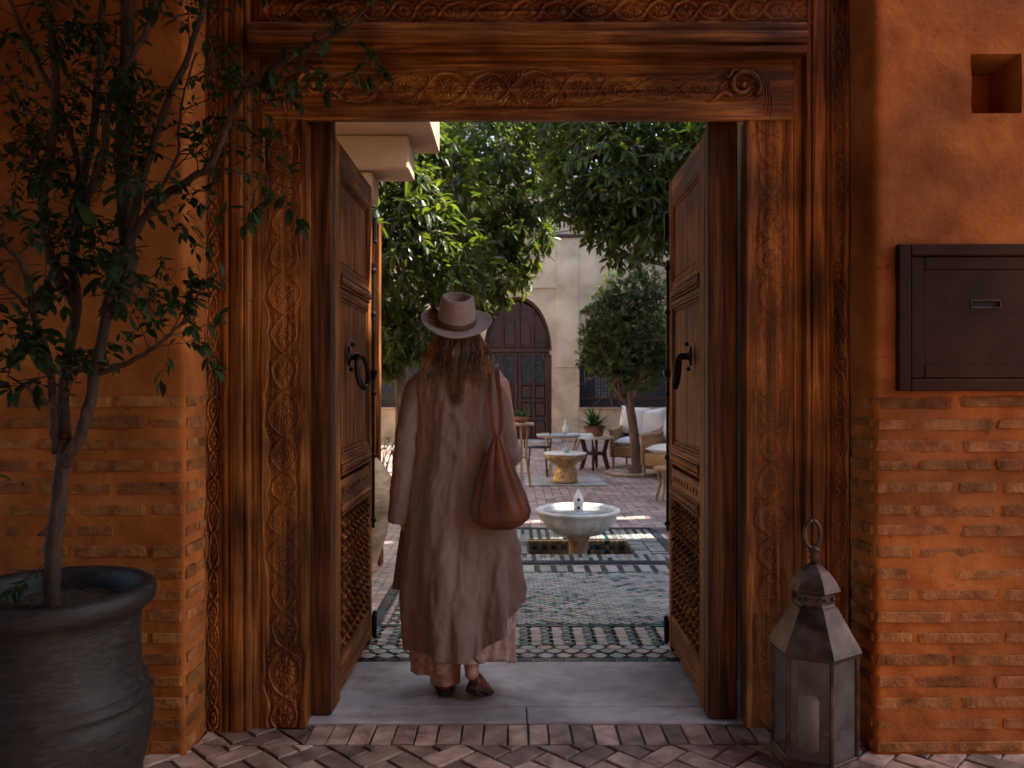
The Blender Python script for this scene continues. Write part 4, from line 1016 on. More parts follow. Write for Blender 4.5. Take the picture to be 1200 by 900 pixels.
# ------------------------------------------------------------------ wicker armchairs with cushions
def pillow_mesh(w_, h, d, n=12, corner=.35):
    m = MB(); 
    for s in (-1, 1):
        o = len(m.V)
        for i in range(n+1):
            for j in range(n+1):
                u, v = -1+2*i/n, -1+2*j/n
                b = max(0, (1-u**4)*(1-v**4))**.5
                pinch = 1-.08*(1-abs(u)**3)*abs(v)**4-.0
                pu = 1-.10*(1-abs(v))**0*(abs(v)**2)*0
                m.V.append((u*w_/2*(1-.07*(1-abs(v)**2)*abs(u)), s*d/2*b, v*h/2*(1-.07*(1-abs(u)**2)*abs(v))))
        for i in range(n):
            for j in range(n):
                a = o+i*(n+1)+j; f = (a, a+n+1, a+n+2, a+1); m.F.append(f if s < 0 else f[::-1]); m.K.append(0)
    return m.mesh('pillow', MT['cushion'], smooth=True)
def wicker_chair(loc, rz, label):
    t = thing('wicker_armchair', loc, label, 'armchair', 'wicker armchairs by the small tree', rz)
    bx = lambda nm, a, mat='wicker', b=.02: MB().box(*a, b).build(nm, MT[mat], t, local=True)
    bx('seat_box', (-.34, .34, -.36, .30, .17, .36))
    for s in (-1, 1):
        m = MB(); m.box(s*.345, s*.40, -.38, .34, .17, .60, .02); m.tube([(s*.372, -.39, .60), (s*.372, 0, .63), (s*.372, .34, .70)], .035, 8); m.build('arm', MT['wicker'], t, local=True)
    m = MB(); n = 12
    for i in range(n):   # upright canes of the back with a woven sheet between
        x_ = -.36+.72*i/(n-1); h = .86+.07*math.cos(x_*2.6); m.tube([(x_, .31, .30), (x_, .345, .6), (x_, .37, h)], .010, 5)
    m.box(-.36, .36, .325, .345, .34, .84, .005); m.tube([(-.40, .34, .62), (-.37, .37, .84), (-.2, .375, .905), (0, .375, .93), (.2, .375, .905), (.37, .37, .84), (.40, .34, .62)], .024, 8)
    m.build('backrest', MT['wicker'], t, local=True)
    for x_ in (-.34, .34):
        for y_ in (-.34, .30): MB().tube([(x_, y_, .0), (x_, y_, .18)], [.020, .026], 8).build('leg', MT['wicker'], t, local=True)
    o = link('seat_cushion', pillow_mesh(.66, .62, .17), t, (0, -.04, .42), (R(90), 0, 0)); return t
PM = pillow_mesh(.50, .46, .17)
def pillow(loc, rot, label, sc=1): return tag(link('pillow', PM, None, loc, rot, (sc, sc, sc)), label, 'pillow', 'white pillows on the wicker armchairs')
c1 = P(744, 540, 13.3); c1 = (c1.x+.08, 13.3, 0); r1 = R(-28)
wicker_chair(c1, r1, 'wicker armchair with white cushions right behind the trunk of the small round tree')
def onchair(c, rz, x_, y_, z): return (c[0]+x_*math.cos(rz)-y_*math.sin(rz), c[1]+x_*math.sin(rz)+y_*math.cos(rz), z)
pillow(onchair(c1, r1, -.17, .20, .76), (R(-14), R(4), r1), 'plump white pillow on the left of the armchair behind the small tree', 1.05)
pillow(onchair(c1, r1, .16, .20, .74), (R(-12), R(-7), r1), 'plump white pillow on the right of the armchair behind the small tree', 1.0)
c2 = (P(790, 540, 11.7).x+.05, 11.7, 0); r2 = R(-52)
wicker_chair(c2, r2, 'nearer wicker armchair partly hidden by the right door leaf')
pillow(onchair(c2, r2, -.17, .18, .74), (R(-14), R(3), r2), 'white pillow in the armchair half hidden by the right door leaf', 1.0)
pillow(onchair(c2, r2, .17, .18, .74), (R(-14), R(-3), r2), 'second white pillow in the armchair by the right door leaf', 1.0)
# rattan stool nearest the leaf
q = P(779, 560, 9.4); t = thing('rattan_stool', (q.x+.05, 9.4, 0), 'pale rattan stool just beside the right door leaf', 'stool')
MB().lathe([(.0001, .36), (.17, .36), (.18, .38), (.17, .40), (.0001, .41)], 24, (q.x+.05, 9.4, 0)).build('seat', MT['wicker'], t)
for k in range(4):
    a = k*PI/2+.9; MB().tube([(q.x+.05+.15*math.cos(a), 9.4+.15*math.sin(a), .36), (q.x+.05+.11*math.cos(a), 9.4+.11*math.sin(a), .2), (q.x+.05+.17*math.cos(a), 9.4+.17*math.sin(a), 0)], .016, 6).build('leg', MT['wicker'], t)
# cane plant stand and bistro chair left of the tables
q = P(611, 560, 10.6); t = thing('plant_stand', (q.x, 10.6, 0), 'wooden plant stand beside the bag with a pale round top', 'plant stand')
MB().lathe([(.0001, .83), (.17, .83), (.175, .85), (.17, .865), (.0001, .865)], 24, (q.x, 10.6, 0)).build('top', MT['sandstone'], t)
for k in range(3):
    a = k*2*PI/3+.5; MB().tube([(q.x+.10*math.cos(a), 10.6+.10*math.sin(a), .83), (q.x+.07*math.cos(a), 10.6+.07*math.sin(a), .45), (q.x+.14*math.cos(a), 10.6+.14*math.sin(a), 0)], .017, 6).build('leg', MT['wicker'], t)
MB().lathe([(.08, .40), (.09, .41), (.08, .42)], 14, (q.x, 10.6, 0)).build('stretcher', MT['wicker'], t)
t = thing('potted_plant', (q.x, 10.6, .866), 'small green leafy plant in a bowl on the wooden plant stand', 'potted plant')
MB().lathe([(.05, .867), (.09, .90), (.11, .94), (.095, .94), (.0001, .93)], 18, (q.x, 10.6, 0)).build('bowl', MT['terrapot'], t, smooth=True)
m = MB()
for k in range(16):
    a = random.uniform(0, 2*PI); l = random.uniform(.12, .24); p0 = Vector((q.x, 10.6, .93)); d = Vector((math.cos(a)*.8, math.sin(a)*.8, random.uniform(.3, 1))).normalized(); sd = d.cross(Vector((0, 0, 1))).normalized()*.022
    m.add([p0, p0+d*l*.5-sd, p0+d*l*.5+sd, p0+d*l+Vector((0, 0, -.05))], [(0, 1, 3, 2)])
m.build('leaves', MT['fern'], t)
q = P(626, 560, 11.8); t = thing('bistro_chair', (q.x+.05, 11.8, 0), 'thin grey metal bistro chair between the plant stand and the round pale table', 'chair')
bx0 = q.x+.05
MB().lathe([(.0001, .44), (.19, .44), (.195, .452), (.0001, .46)], 24, (bx0, 11.8, 0)).build('seat', MT['iron'], t)
for k in range(4):
    a = PI/4+k*PI/2; MB().tube([(bx0+.16*math.cos(a), 11.8+.16*math.sin(a), .44), (bx0+.2*math.cos(a), 11.8+.2*math.sin(a), 0)], .010, 6).build('leg', MT['iron'], t)
MB().tube(smooth_path([(bx0-.19, 11.75, .44), (bx0-.19, 11.68, .62), (bx0-.12, 11.65, .80), (bx0, 11.64, .84), (bx0+.12, 11.65, .80), (bx0+.19, 11.68, .62), (bx0+.19, 11.75, .44)], 4), .010, 6).build('backrest', MT['iron'], t)

# ------------------------------------------------------------------ tin lantern with a candle
lx, ly, lr = 1.092, 2.88, .146
t = thing('floor_lantern', (lx, ly, 0), 'large six sided tin lantern with dusty glass standing at the right of the doorway', 'lantern')
RO = R(-87)
def hexp(r, z): return [(lx+r*math.cos(RO+k*PI/3), ly+r*math.sin(RO+k*PI/3), z) for k in range(6)]
def hexloft(prof, name, mat='tin', parent=t, cap=True):
    m = MB(); 
    for r, z in prof: m.V += hexp(r, z)
    n = len(prof); m.F = [(i*6+k, i*6+(k+1) % 6, (i+1)*6+(k+1) % 6, (i+1)*6+k) for i in range(n-1) for k in range(6)]
    if cap: m.F += [tuple(reversed(range(6))), tuple(range((n-1)*6, n*6))]
    m.K = [0]*len(m.F); return m.build(name, MT[mat], parent)
base = hexloft([(lr*.92, 0), (lr*1.0, .012), (lr*1.03, .03), (lr*1.0, .045), (lr*.97, .06)], 'base')
m = MB()
A, B = hexp(lr*.985, .055), hexp(lr*.985, .445)
for k in range(6): m.tube([A[k], B[k]], .0075, 6)
for Z_ in (.062, .44):
    H_ = hexp(lr*.985, Z_)
    for k in range(6): m.tube([H_[k], H_[(k+1) % 6]], .006, 6)
m.build('frame', MT['tin'], t)
gl = hexp(lr*.965, .06); gh = hexp(lr*.965, .44)
for k in range(6): MB().add([gl[k], gl[(k+1) % 6], gh[(k+1) % 6], gh[k]], [(0, 1, 2, 3)]).build('pane', MT['dustglass'], t)
hexloft([(lr*1.06, .435), (lr*1.10, .45), (lr*1.07, .462), (lr*.54, .605), (lr*.50, .61)], 'roof')
nk = hexloft([(lr*.50, .608), (lr*.47, .618), (lr*.47, .655), (lr*.52, .66)], 'vent')
m = MB()
N6 = hexp(lr*.45*.87, .636)
for k in range(6):
    a = RO+PI/6+k*PI/3; r = lr*.47*.87+.001
    for s_ in (-.022, .022):
        c = Vector((lx+r*math.cos(a)-s_*math.sin(a), ly+r*math.sin(a)+s_*math.cos(a), .637)); m.ball(c, .0085, 8, 6)
m.build('vent_hole_shade', MT['dark'], nk)  # dark balls on the vent stand in for shaded holes
hexloft([(lr*.50, .658), (lr*.62, .667), (lr*.60, .675), (lr*.50, .705), (lr*.34, .735), (lr*.16, .757), (lr*.08, .765)], 'cap')
m = MB().lathe([(.014, .76), (.012, .775), (.019, .785), (.012, .797), (.020, .810), (.020, .822), (.0001, .828)], 12, (lx, ly, 0)); m.build('finial', MT['tin'], t, smooth=True)
rg = [(lx-.006+.030*math.sin(2*PI*i/20), ly+.004*math.sin(2*PI*i/20), .872+.052*math.cos(2*PI*i/20)) for i in range(21)]
MB().tube(rg, .0075, 8).build('ring_handle', MT['tin'], t, smooth=True)
o = MB().lathe([(.0001, 0), (.036, 0), (.036, .175), (.032, .183), (.0001, .178)], 24, (lx-.02, ly, .06)).build('candle', MT['wax'], None, smooth=True, loc=(lx-.02, ly, .06)); tag(o, 'thick cream pillar candle inside the tin lantern', 'candle')

t.scale = (1, 1, .96)
# ------------------------------------------------------------------ the street side: unseen wall and roof added to bounce and block light
tag(MB().box(-7, 1.25, -2.2, 2.9, 3.16, 3.4).build('added_street_roof', MT['bdoor'], loc=(-3, 0, 3.16)), 'added timber roof out of view that darkens the street side', 'roof')
al = MB(); al.box(-7, 7, -2.6, -2.2, 0, 7.5); tag(al.build('added_bounce_wall', MT['terracotta'], loc=(0, -2.4, 0)), 'added orange plaster wall out of view that bounces warm light', 'wall')
# ------------------------------------------------------------------ the walking woman
wd = 3.56
woman = thing('person', (-.21, wd, 0), 'woman in a long taupe linen coat and felt hat walking away through the doorway', 'person')
W = lambda px, py, d=wd: P(px, py, d)
def capsule(m, a, b, r0, r1, n=14, sq=1.0):
    a, b = Vector(a), Vector(b); d = (b-a); L = d.length; d = d/L if L else Vector((0, 0, 1)); pts = []; rad = []
    for i in range(5): t = PI/2*i/4; pts.append(a-d*r0*math.cos(t)); rad.append(max(1e-4, r0*math.sin(t)))
    for i in range(1, 5): pts.append(a.lerp(b, i/5)); rad.append(r0+(r1-r0)*i/5)
    for i in range(5): t = PI/2*i/4; pts.append(b+d*r1*math.sin(t)); rad.append(max(1e-4, r1*math.cos(t)))
    m.tube(pts, rad, n, True, sq)
cx = -.235
HC = Vector((-.240, wd+.01, 1.615))     # head centre
m = MB()
m.ball(HC+Vector((0, .0, .015)), .088, 16, 12, (.88, 1.06, 1.12)); m.ball(HC+Vector((0, .035, -.055)), .06, 14, 10, (.88, .9, 1.0))
m.ball(HC+Vector((0, .108, -.028)), .012, 8, 6, (.8, 1.1, 1.5))                    # nose
m.ball(HC+Vector((0, .093, -.068)), .013, 8, 6, (1.7, .7, .6)); m.ball(HC+Vector((0, .083, -.103)), .02, 8, 6)   # lips, chin
for s in (-1, 1):
    m.ball(HC+Vector((s*.032, .090, .012)), .010, 8, 6, (1.5, .7, .6)); m.ball(HC+Vector((s*.080, -.002, -.010)), .026, 8, 6, (.35, .7, 1.1))
capsule(m, HC+Vector((0, -.01, -.07)), (cx, wd-.01, 1.43), .050, .056)
# torso
for z, a, b in ((1.40, .125, .085), (1.33, .15, .10), (1.22, .135, .10), (1.10, .12, .095), (1.0, .135, .10), (.90, .155, .11)): m.ball((cx, wd, z), 1, 18, 12, (a, b, .10))
capsule(m, (cx-.145, wd, 1.395), (cx+.145, wd, 1.395), .058, .058)
# left arm hangs, hand curled at the cuff; right arm bends forward
LS, LE, LW = Vector((cx-.165, wd, 1.37)), W(474, 530, wd-.03), W(468, 602, wd-.02)
RS, RE, RW = Vector((cx+.175, wd, 1.37)), W(599, 530, wd+.02), Vector((cx+.19, wd+.24, 1.06))
def arm(S, E, Wr, palm, fing):
    capsule(m, S, E, .050, .038); capsule(m, E, Wr, .037, .024)
    d = (palm-Wr); capsule(m, Wr, palm, .024, .030, 12)
    return
def hand(Wr, dirv, curl, side):
    "palm and five bent fingers; dirv runs from wrist to knuckles, curl is the direction the fingers close towards, side the thumb side"
    d = dirv.normalized(); c = (curl-d*curl.dot(d)).normalized(); s = (side-d*side.dot(d)-c*side.dot(c)).normalized()
    for k in range(4):
        o = s*(.027-.018*k); capsule(m, Wr+d*.012+o*.6, Wr+d*.078+o, .0135, .0115, 10)
        L = (.040, .045, .041, .032)[k]; p = Wr+d*.080+o; a = .55+.08*k
        q = p+(d*math.cos(a)+c*math.sin(a))*L; capsule(m, p, q, .0092, .0086, 8)
        a += .75; r = q+(d*math.cos(a)+c*math.sin(a))*L*.66; capsule(m, q, r, .0086, .0080, 8)
        a += .5; e = r+(d*math.cos(a)+c*math.sin(a))*L*.5; capsule(m, r, e, .0080, .0070, 8)
    p = Wr+d*.022+s*.020; q = p+(d*.5+s*.75+c*.35).normalized()*.040; capsule(m, p, q, .0125, .0105, 8)
    r = q+(d*.85+c*.5+s*.05).normalized()*.030; capsule(m, q, r, .0100, .0085, 8)
capsule(m, LS, LE, .050, .038); capsule(m, LE, LW, .037, .024); hand(LW, Vector((.18, .55, -.8)), Vector((.9, .2, .1)), Vector((.2, .9, .5)))
capsule(m, RS, RE, .050, .038); capsule(m, RE, RW, .037, .024); hand(RW, Vector((-.25, .9, .1)), Vector((-.7, 0, -.6)), Vector((-.3, .1, .95)))
# legs: the left foot carries the weight, the right heel is lifted behind
LH, RH = Vector((cx-.075, wd, .86)), Vector((cx+.08, wd, .86))
LK, LA = Vector((-.275, wd+.06, .47)), Vector((-.293, wd-.005, .085))
RK, RA = Vector((-.185, wd+.08, .46)), Vector((-.176, wd-.09, .145))
for H_, K_, A_ in ((LH, LK, LA), (RH, RK, RA)):
    capsule(m, H_, K_, .085, .055); capsule(m, K_, K_.lerp(A_, .35), .052, .052); capsule(m, K_.lerp(A_, .35), A_, .050, .033)
capsule(m, LA+Vector((0, -.01, -.03)), LA+Vector((-.005, .14, -.055)), .030, .022)
RT = RA+Vector((.03, .145, -.105)); capsule(m, RA+Vector((0, -.015, -.02)), RT, .030, .022)
body = m.build('body', MT['skin'], woman, smooth=True)
rm_ = body.modifiers.new('Remesh', 'REMESH'); rm_.mode = 'VOXEL'; rm_.voxel_size = .005; rm_.use_smooth_shade = True
sm_ = body.modifiers.new('Smooth', 'SMOOTH'); sm_.factor = .5; sm_.iterations = 2

# ---- clothing
def loft(rows, cols, fn, thick=.007, close=True):
    "double walled garment surface: fn(t, th) -> outer point; the inner wall sits a little inside"
    m = MB(); O = [[Vector(fn(i/(rows-1), 2*PI*j/cols)) for j in range(cols)] for i in range(rows)]
    I = []
    for i in range(rows):
        r_ = []
        for j in range(cols):
            a = O[min(i+1, rows-1)][j]-O[max(i-1, 0)][j]; b = O[i][(j+1) % cols]-O[i][j-1]; n = a.cross(b)
            n = n.normalized() if n.length > 1e-9 else Vector((0, 0, 1)); r_.append(O[i][j]-n*thick*(1 if FL[0] else -1))
        I.append(r_)
    for r_ in O+I: m.V += [tuple(v) for v in r_]
    k = rows*cols
    for i in range(rows-1):
        for j in range(cols):
            a, b, c, d = i*cols+j, i*cols+(j+1) % cols, (i+1)*cols+(j+1) % cols, (i+1)*cols+j
            m.F.append((a, b, c, d)); m.F.append((k+d, k+c, k+b, k+a))
    for j in range(cols):
        j2 = (j+1) % cols; a = (rows-1)*cols; m.F.append((a+j, a+j2, k+a+j2, k+a+j)); m.F.append((j2, j, k+j, k+j2))
    m.K = [0]*len(m.F); return m
FL = [False]
zpx = lambda py: CZ+(450-py)/FPX*wd
xpx = lambda px: (px-600)/FPX*wd
# silhouette stations of the coat (photo pixels): y, left x, right x, depth radius
ST = [(413, 520, 552, .06), (421, 508, 566, .075), (430, 496, 579, .09), (442, 489, 588, .10), (460, 486, 591, .112), (500, 488, 592, .118), (540, 487, 594, .125), (580, 480, 598, .135), (620, 477, 602, .15), (660, 475, 606, .165), (700, 474, 611, .175), (730, 477, 612, .18), (770, 479, 610, .18)]
SY = [s[0] for s in ST]
def coat_fn(t, th):
    c, s = math.cos(th), math.sin(th)      # th=0 right (+x), pi/2 front (+y), 3pi/2 back
    # hem height by direction: low at the back, rising to the corner on the right and the loose front on the left
    hx = c
    back = max(0, -s)
    hem = 760-6*abs(hx)**2
    if s <= .15:
        if hx > .15: hem -= ((hx-.15)/.85)**1.7*64
        if hx < -.91: hem -= min(1, (-.91-hx)/.07)*60
    else: hem -= 75+15*math.sin(th*3)
    top = 413
    y = top+(hem-top)*t
    xl = np.interp(y, SY, [q[1] for q in ST]); xr = np.interp(y, SY, [q[2] for q in ST]); dep = np.interp(y, SY, [q[3] for q in ST])
    x0, x1 = xpx(xl), xpx(xr); cx_ = (x0+x1)/2; a = (x1-x0)/2
    low = min(1, max(0, (y-500)/200))
    f = 0
    for ang, wdt, amp, y0 in ((230, 9, -.016, 420), (262, 9, .008, 560), (276, 16, -.010, 600), (296, 9, -.020, 590), (308, 8, .018, 590), (322, 8, -.022, 580), (338, 8, .014, 560), (203, 10, .012, 560), (190, 9, -.014, 560), (245, 10, .008, 520), (60, 12, .02, 520), (95, 14, -.025, 520), (130, 12, .02, 520), (155, 10, -.02, 540)):
        dd = (math.degrees(th)+6*math.sin(y*.017+ang)-ang+180) % 360-180
        k = min(1, max(0, (y-y0)/120)); f += 1.5*amp*k*math.exp(-(dd/wdt)**2)
    f += .006*low*math.sin(th*17+y*.03)+.004*noise.noise((c*4, s*4, y*.02))+.0045*noise.noise((c*9, s*9, y*.05))
    rd = 1-abs(noise.noise((c*3.2+y*.006, s*3.2, y*.011)))*2.6; rd2 = 1-abs(noise.noise((c*6+4, s*6-y*.012, y*.022)))*2.6
    f += .0085*max(0, rd)**3*(.35+.65*low)+.0045*max(0, rd2)**3
    n_ = 2.35
    rr = (abs(c)**n_+abs(s)**n_)**(-1/n_)
    z = zpx(y)
    if y < 440: z += .018*abs(s)*0
    z += .010*math.sin(th*5+1)*t**6
    dy = -.012 if y > 600 else 0
    return (cx_+c*rr*(a+f), wd+.01+s*rr*(dep+f*1.2), z)
coat = loft(100, 150, coat_fn, .008)
def sleeve(pts, rad, seed):
    "slightly loose tube with creases round the elbow"
    path = smooth_path(pts, 10); n = len(path); rr = lerp_list(rad, n)
    def fn(t, th):
        i = min(n-1, int(round(t*(n-1)))); p = path[i]; tg = (path[min(i+1, n-1)]-path[max(i-1, 0)]).normalized()
        u = tg.cross(Vector((0, 1, 0))).normalized(); v = tg.cross(u)
        r = rr[i]*(1+.05*math.sin(t*42+th*1.5+seed)*math.exp(-((t-.5)/.22)**2)+.07*noise.noise((math.cos(th)*2, math.sin(th)*2, t*7+seed))+.03*math.sin(th*3+seed))
        return p+(u*math.cos(th)+v*math.sin(th)*1.05)*r
    return fn, n
FL[0] = False; SLV = []
for pts, rad, sd_ in (([W(508, 438, wd+.01), W(489, 458, wd-.005), W(479, 495, wd-.03), W(474, 530, wd-.045), W(470, 570, wd-.04), W(467, 611, wd-.025)], [.045, .058, .054, .050, .047, .047, .050], 1),
                      ([W(566, 441, wd), W(580, 461, wd), W(588, 495, wd+.005), W(594, 530, wd+.01), Vector((cx+.235, wd+.09, 1.06)), Vector((cx+.20, wd+.22, 1.06))], [.046, .060, .056, .054, .050, .048], 5)):
    fn, n = sleeve(pts, rad, sd_); sv = loft(n, 48, fn, .006).build('sleeve', MT['linen'], woman, smooth=True)
    rm_ = sv.modifiers.new('Remesh', 'REMESH'); rm_.mode = 'VOXEL'; rm_.voxel_size = .0045; rm_.use_smooth_shade = True
    sm_ = sv.modifiers.new('Smooth', 'SMOOTH'); sm_.factor = .5; sm_.iterations = 3; SLV.append(sv)
# collar stand
cf = loft(10, 60, lambda t, th: (xpx(537)+math.cos(th)*(.058+.012*t), wd-.002+math.sin(th)*(.055+.014*t), 1.462+.028*(1-t)-.016*math.sin(th)*0-.03*t), .006)
coat.add(cf.V, cf.F)
co = coat.build('coat', MT['linen'], woman, smooth=True)
rm_ = co.modifiers.new('Remesh', 'REMESH'); rm_.mode = 'VOXEL'; rm_.voxel_size = .0045; rm_.use_smooth_shade = True
sm_ = co.modifiers.new('Smooth', 'SMOOTH'); sm_.factor = .5; sm_.iterations = 2
for ob in SLV: pass
tx = bpy.data.textures.new('cloth_creases', 'CLOUDS'); tx.noise_scale = .055; tx.noise_depth = 3
dm = co.modifiers.new('Displace', 'DISPLACE'); dm.texture = tx; dm.strength = .006; dm.mid_level = .5; dm.texture_coords = 'GLOBAL'
for ob in SLV:
    dm = ob.modifiers.new('Displace', 'DISPLACE'); dm.texture = tx; dm.strength = .010; dm.mid_level = .5; dm.texture_coords = 'GLOBAL'
# loose front panel of the open coat swinging out on the left
fp = MB(); nu, nv = 10, 26
for side in (0, 1):
    for i in range(nu+1):
        for j in range(nv+1):
            u, v = i/nu, j/nv; py_ = 600+v*(90+3*u); px_ = (474-14.5*v**.8)*(1-u)+(484)*u
            q = W(px_, py_, wd+.05+.022*math.sin(u*5+v*2.5)+.012*math.sin(v*7)+side*.005); fp.V.append(tuple(q))
k_ = (nu+1)*(nv+1)
for i in range(nu):
    for j in range(nv):
        a = i*(nv+1)+j; q = (a, a+1, a+nv+2, a+nv+1); fp.F.append(q); fp.F.append(tuple(k_+w_ for w_ in reversed(q))); fp.K += [0, 0]
def rim_(l):
    for a, b in zip(l, l[1:]): fp.F.append((a, b, k_+b, k_+a)); fp.K.append(0)
rim_([j for j in range(nv+1)]); rim_([i*(nv+1)+nv for i in range(nu+1)])
fp.build('front_panel', MT['linen'], woman, smooth=True)
# pale underdress
def under_fn(t, th):
    c, s = math.cos(th), math.sin(th)
    hem = 775+9*math.sin(th*2+.4)
    if s < 0 and -.35 < c < .42: hem -= 26*math.exp(-((c-.03)/.24)**4)
    y = 640+(hem-640)*t; x0, x1 = xpx(481), xpx(602+0*y); a = (x1-x0)/2
    f = .010*math.sin(th*9+.6)*(.3+.7*t)+.006*math.sin(th*23+y*.02)+.006*noise.noise((c*6, s*6, y*.03))
    return ((x0+x1)/2+c*(a+f-.004), wd+.02+s*(.118+.03*t+f), zpx(y))
ud = loft(40, 170, under_fn, .005).build('underdress', MT['pink'], woman, smooth=True)
# wide linen trouser legs
def tleg(pts, rad, seed):
    path = smooth_path(pts, 7); n = len(path); rr = lerp_list(rad, n)
    def fn(t, th):
        i = min(n-1, int(round(t*(n-1)))); p = path[i]; r = rr[i]*(1+.06*math.sin(th*5+seed+t*2)+.06*noise.noise((math.cos(th)*2, math.sin(th)*2, t*4+seed)))
        return p+Vector((math.cos(th)*r, math.sin(th)*r*1.05, 0))
    return loft(n, 40, fn, .004)
tr = tleg([(-.285, wd+.04, .60), (-.29, wd+.03, .35), (-.297, wd, .20), (-.297, wd-.01, .055)], [.085, .075, .066, .062], 1)
b = tleg([(-.19, wd+.06, .60), (-.185, wd+.03, .36), (-.184, wd-.04, .225), (-.180, wd-.08, .17)], [.085, .072, .060, .052], 3); tr.add(b.V, b.F)
tr.build('trousers', MT['pink'], woman, smooth=True)
# shoes: closed leather mules with dark worn soles
def shoe(heel, yaw, pitch, label=None):
    "heel point on the ground line, local +y towards the toe"
    mt = Matrix.Translation(heel) @ Matrix.Rotation(yaw, 4, 'Z') @ Matrix.Rotation(pitch, 4, 'X')
    w_ = lambda y: .034+.012*math.sin(min(1, max(0, (y-.02)/.20))*PI*.75)-.018*max(0, (y-.19)/.06)**2
    up = MB(); so = MB(); n = 16; k = 18
    for i in range(n+1):
        y = .002+.246*i/n; hw = max(.006, w_(y))*(math.sin(min(1, (y+.012)/.035)*PI/2))*(1 if y < .2 else math.sqrt(max(.02, 1-((y-.2)/.052)**2)))
        h = np.interp(y, [0, .03, .08, .12, .18, .23, .25], [.070, .078, .070, .060, .042, .030, .018])
        for j in range(k):
            a = 2*PI*j/k; zc = max(0, math.sin(a)); zz_ = .018+(h-.018)*(zc**.8) if math.sin(a) > 0 else .016
            up.V.append(tuple(mt @ Vector((math.cos(a)*hw*(1-.28*zc), y, zz_))))
    up.F = [(i*k+j, i*k+(j+1) % k, (i+1)*k+(j+1) % k, (i+1)*k+j) for i in range(n) for j in range(k)]+[tuple(reversed(range(k))), tuple(range(n*k, n*k+k))]; up.K = [0]*len(up.F)
    pts = []
    for i in range(21):
        y = -.006+.262*i/20; pts.append((w_(y)*1.10*math.sqrt(max(.03, 1-max(0, (y-.19)/.067)**2))*math.sqrt(max(.05, min(1, (y+.012)/.03))), y))
    out = [(a, b) for a, b in pts]+[(-a, b) for a, b in reversed(pts)]; o = []
    for z in (0, .004, .015, .019):
        sc = .96 if z in (0, .019) else 1
        o.append([tuple(mt @ Vector((a*sc, b, z+(.0 if b > .07 else 0)))) for a, b in out])
    N = len(out)
    for r_ in o: so.V += r_
    so.F = [(i*N+j, i*N+(j+1) % N, (i+1)*N+(j+1) % N, (i+1)*N+j) for i in range(3) for j in range(N)]+[tuple(reversed(range(N))), tuple(range(3*N, 4*N))]; so.K = [0]*len(so.F)
    hb = MB().box(-.031, .031, -.004, .062, -.014, .0, .005); hb.V = [tuple(mt @ Vector(v)) for v in hb.V]; so.add(hb.V, hb.F)
    s_ = up.build('shoe', MT['leather'], woman, smooth=True); so.build('sole', MT['sole'], s_)
shoe(Vector((-.291, wd-.062, .014)), R(6), R(0))
shoe(Vector((-.170, wd-.135, .066)), R(-18), R(-29))

# ---- hat
hat = MB(); HT = Vector((-.247, wd-.012, 1.655)); HR = Matrix.Translation(HT) @ Matrix.Rotation(R(5), 4, 'Y') @ Matrix.Rotation(R(28), 4, 'X')
prof = []
def hatpt(k, a):
    "k over the section from the underside of the brim edge over the crown to the middle of the top"
    c, s = math.cos(a), math.sin(a)
    if k <= 10:   # brim, outside to inside
        t = k/10; r = .158-(.158-.087)*t; ro = r; z = .020*(1-t)**2*abs(c)**1.6-.010*(1-t)*(s > 0)*s+.004*(1-t)**3
        return Vector((c*ro*1.0, s*ro*1.10, z))
    if k <= 18:   # crown side
        t = (k-10)/8; r = .087-.011*t-.004*t*t; z = .119*t
        pin = 1-.10*max(0, s)**3*t*abs(c)**.0*.6
        return Vector((c*r*(1-.10*t*max(0, s)), s*r*1.16, z-.012*t*max(0, s)))
    t = (k-18)/10    # top with teardrop dent
    r = (.072)*(1-t); z = .119+.008*math.sin(min(1, t*3.2)*PI)-.036*max(0, min(1, (t-.22)/.4))**1.3
    z += -.012*max(0, s)*(1-t)
    return Vector((c*r*(1-.10*max(0, s)), s*r*1.16-.0*t, z))
n = 64; rows = 29
for k in range(rows):
    for j in range(n): hat.V.append(tuple(HR @ hatpt(k, 2*PI*j/n)))
for k in range(rows):   # underside, slightly lower and inside
    if k > 18: continue
    for j in range(n):
        p = hatpt(k, 2*PI*j/n)
        if k <= 10: p.z -= .0045
        else: p.x *= .96; p.y *= .96; p.z -= .004
        hat.V.append(tuple(HR @ p))
for k in range(rows-1):
    for j in range(n): hat.F.append((k*n+j, k*n+(j+1) % n, (k+1)*n+(j+1) % n, (k+1)*n+j))
o_ = rows*n
for k in range(18):
    for j in range(n): hat.F.append((o_+(k+1)*n+j, o_+(k+1)*n+(j+1) % n, o_+k*n+(j+1) % n, o_+k*n+j))
for j in range(n): hat.F.append((o_+j, o_+(j+1) % n, (j+1) % n, j))
hat.K = [0]*len(hat.F)
ho = hat.build('hat', MT['felt'], woman, smooth=True)
bd = MB()
for k, (r, z) in enumerate(((.0885, .002), (.0895, .004), (.088, .026), (.0865, .028))):
    for j in range(n): a = 2*PI*j/n; bd.V.append(tuple(HR @ Vector((math.cos(a)*r*(1-.02*max(0, math.sin(a))), math.sin(a)*r*1.16, z-.003*max(0, math.sin(a))))))
bd.F = [(k*n+j, k*n+(j+1) % n, (k+1)*n+(j+1) % n, (k+1)*n+j) for k in range(3) for j in range(n)]; bd.K = [0]*len(bd.F)
bd.build('hat_band', MT['band'], ho, smooth=True)
ft = MB()
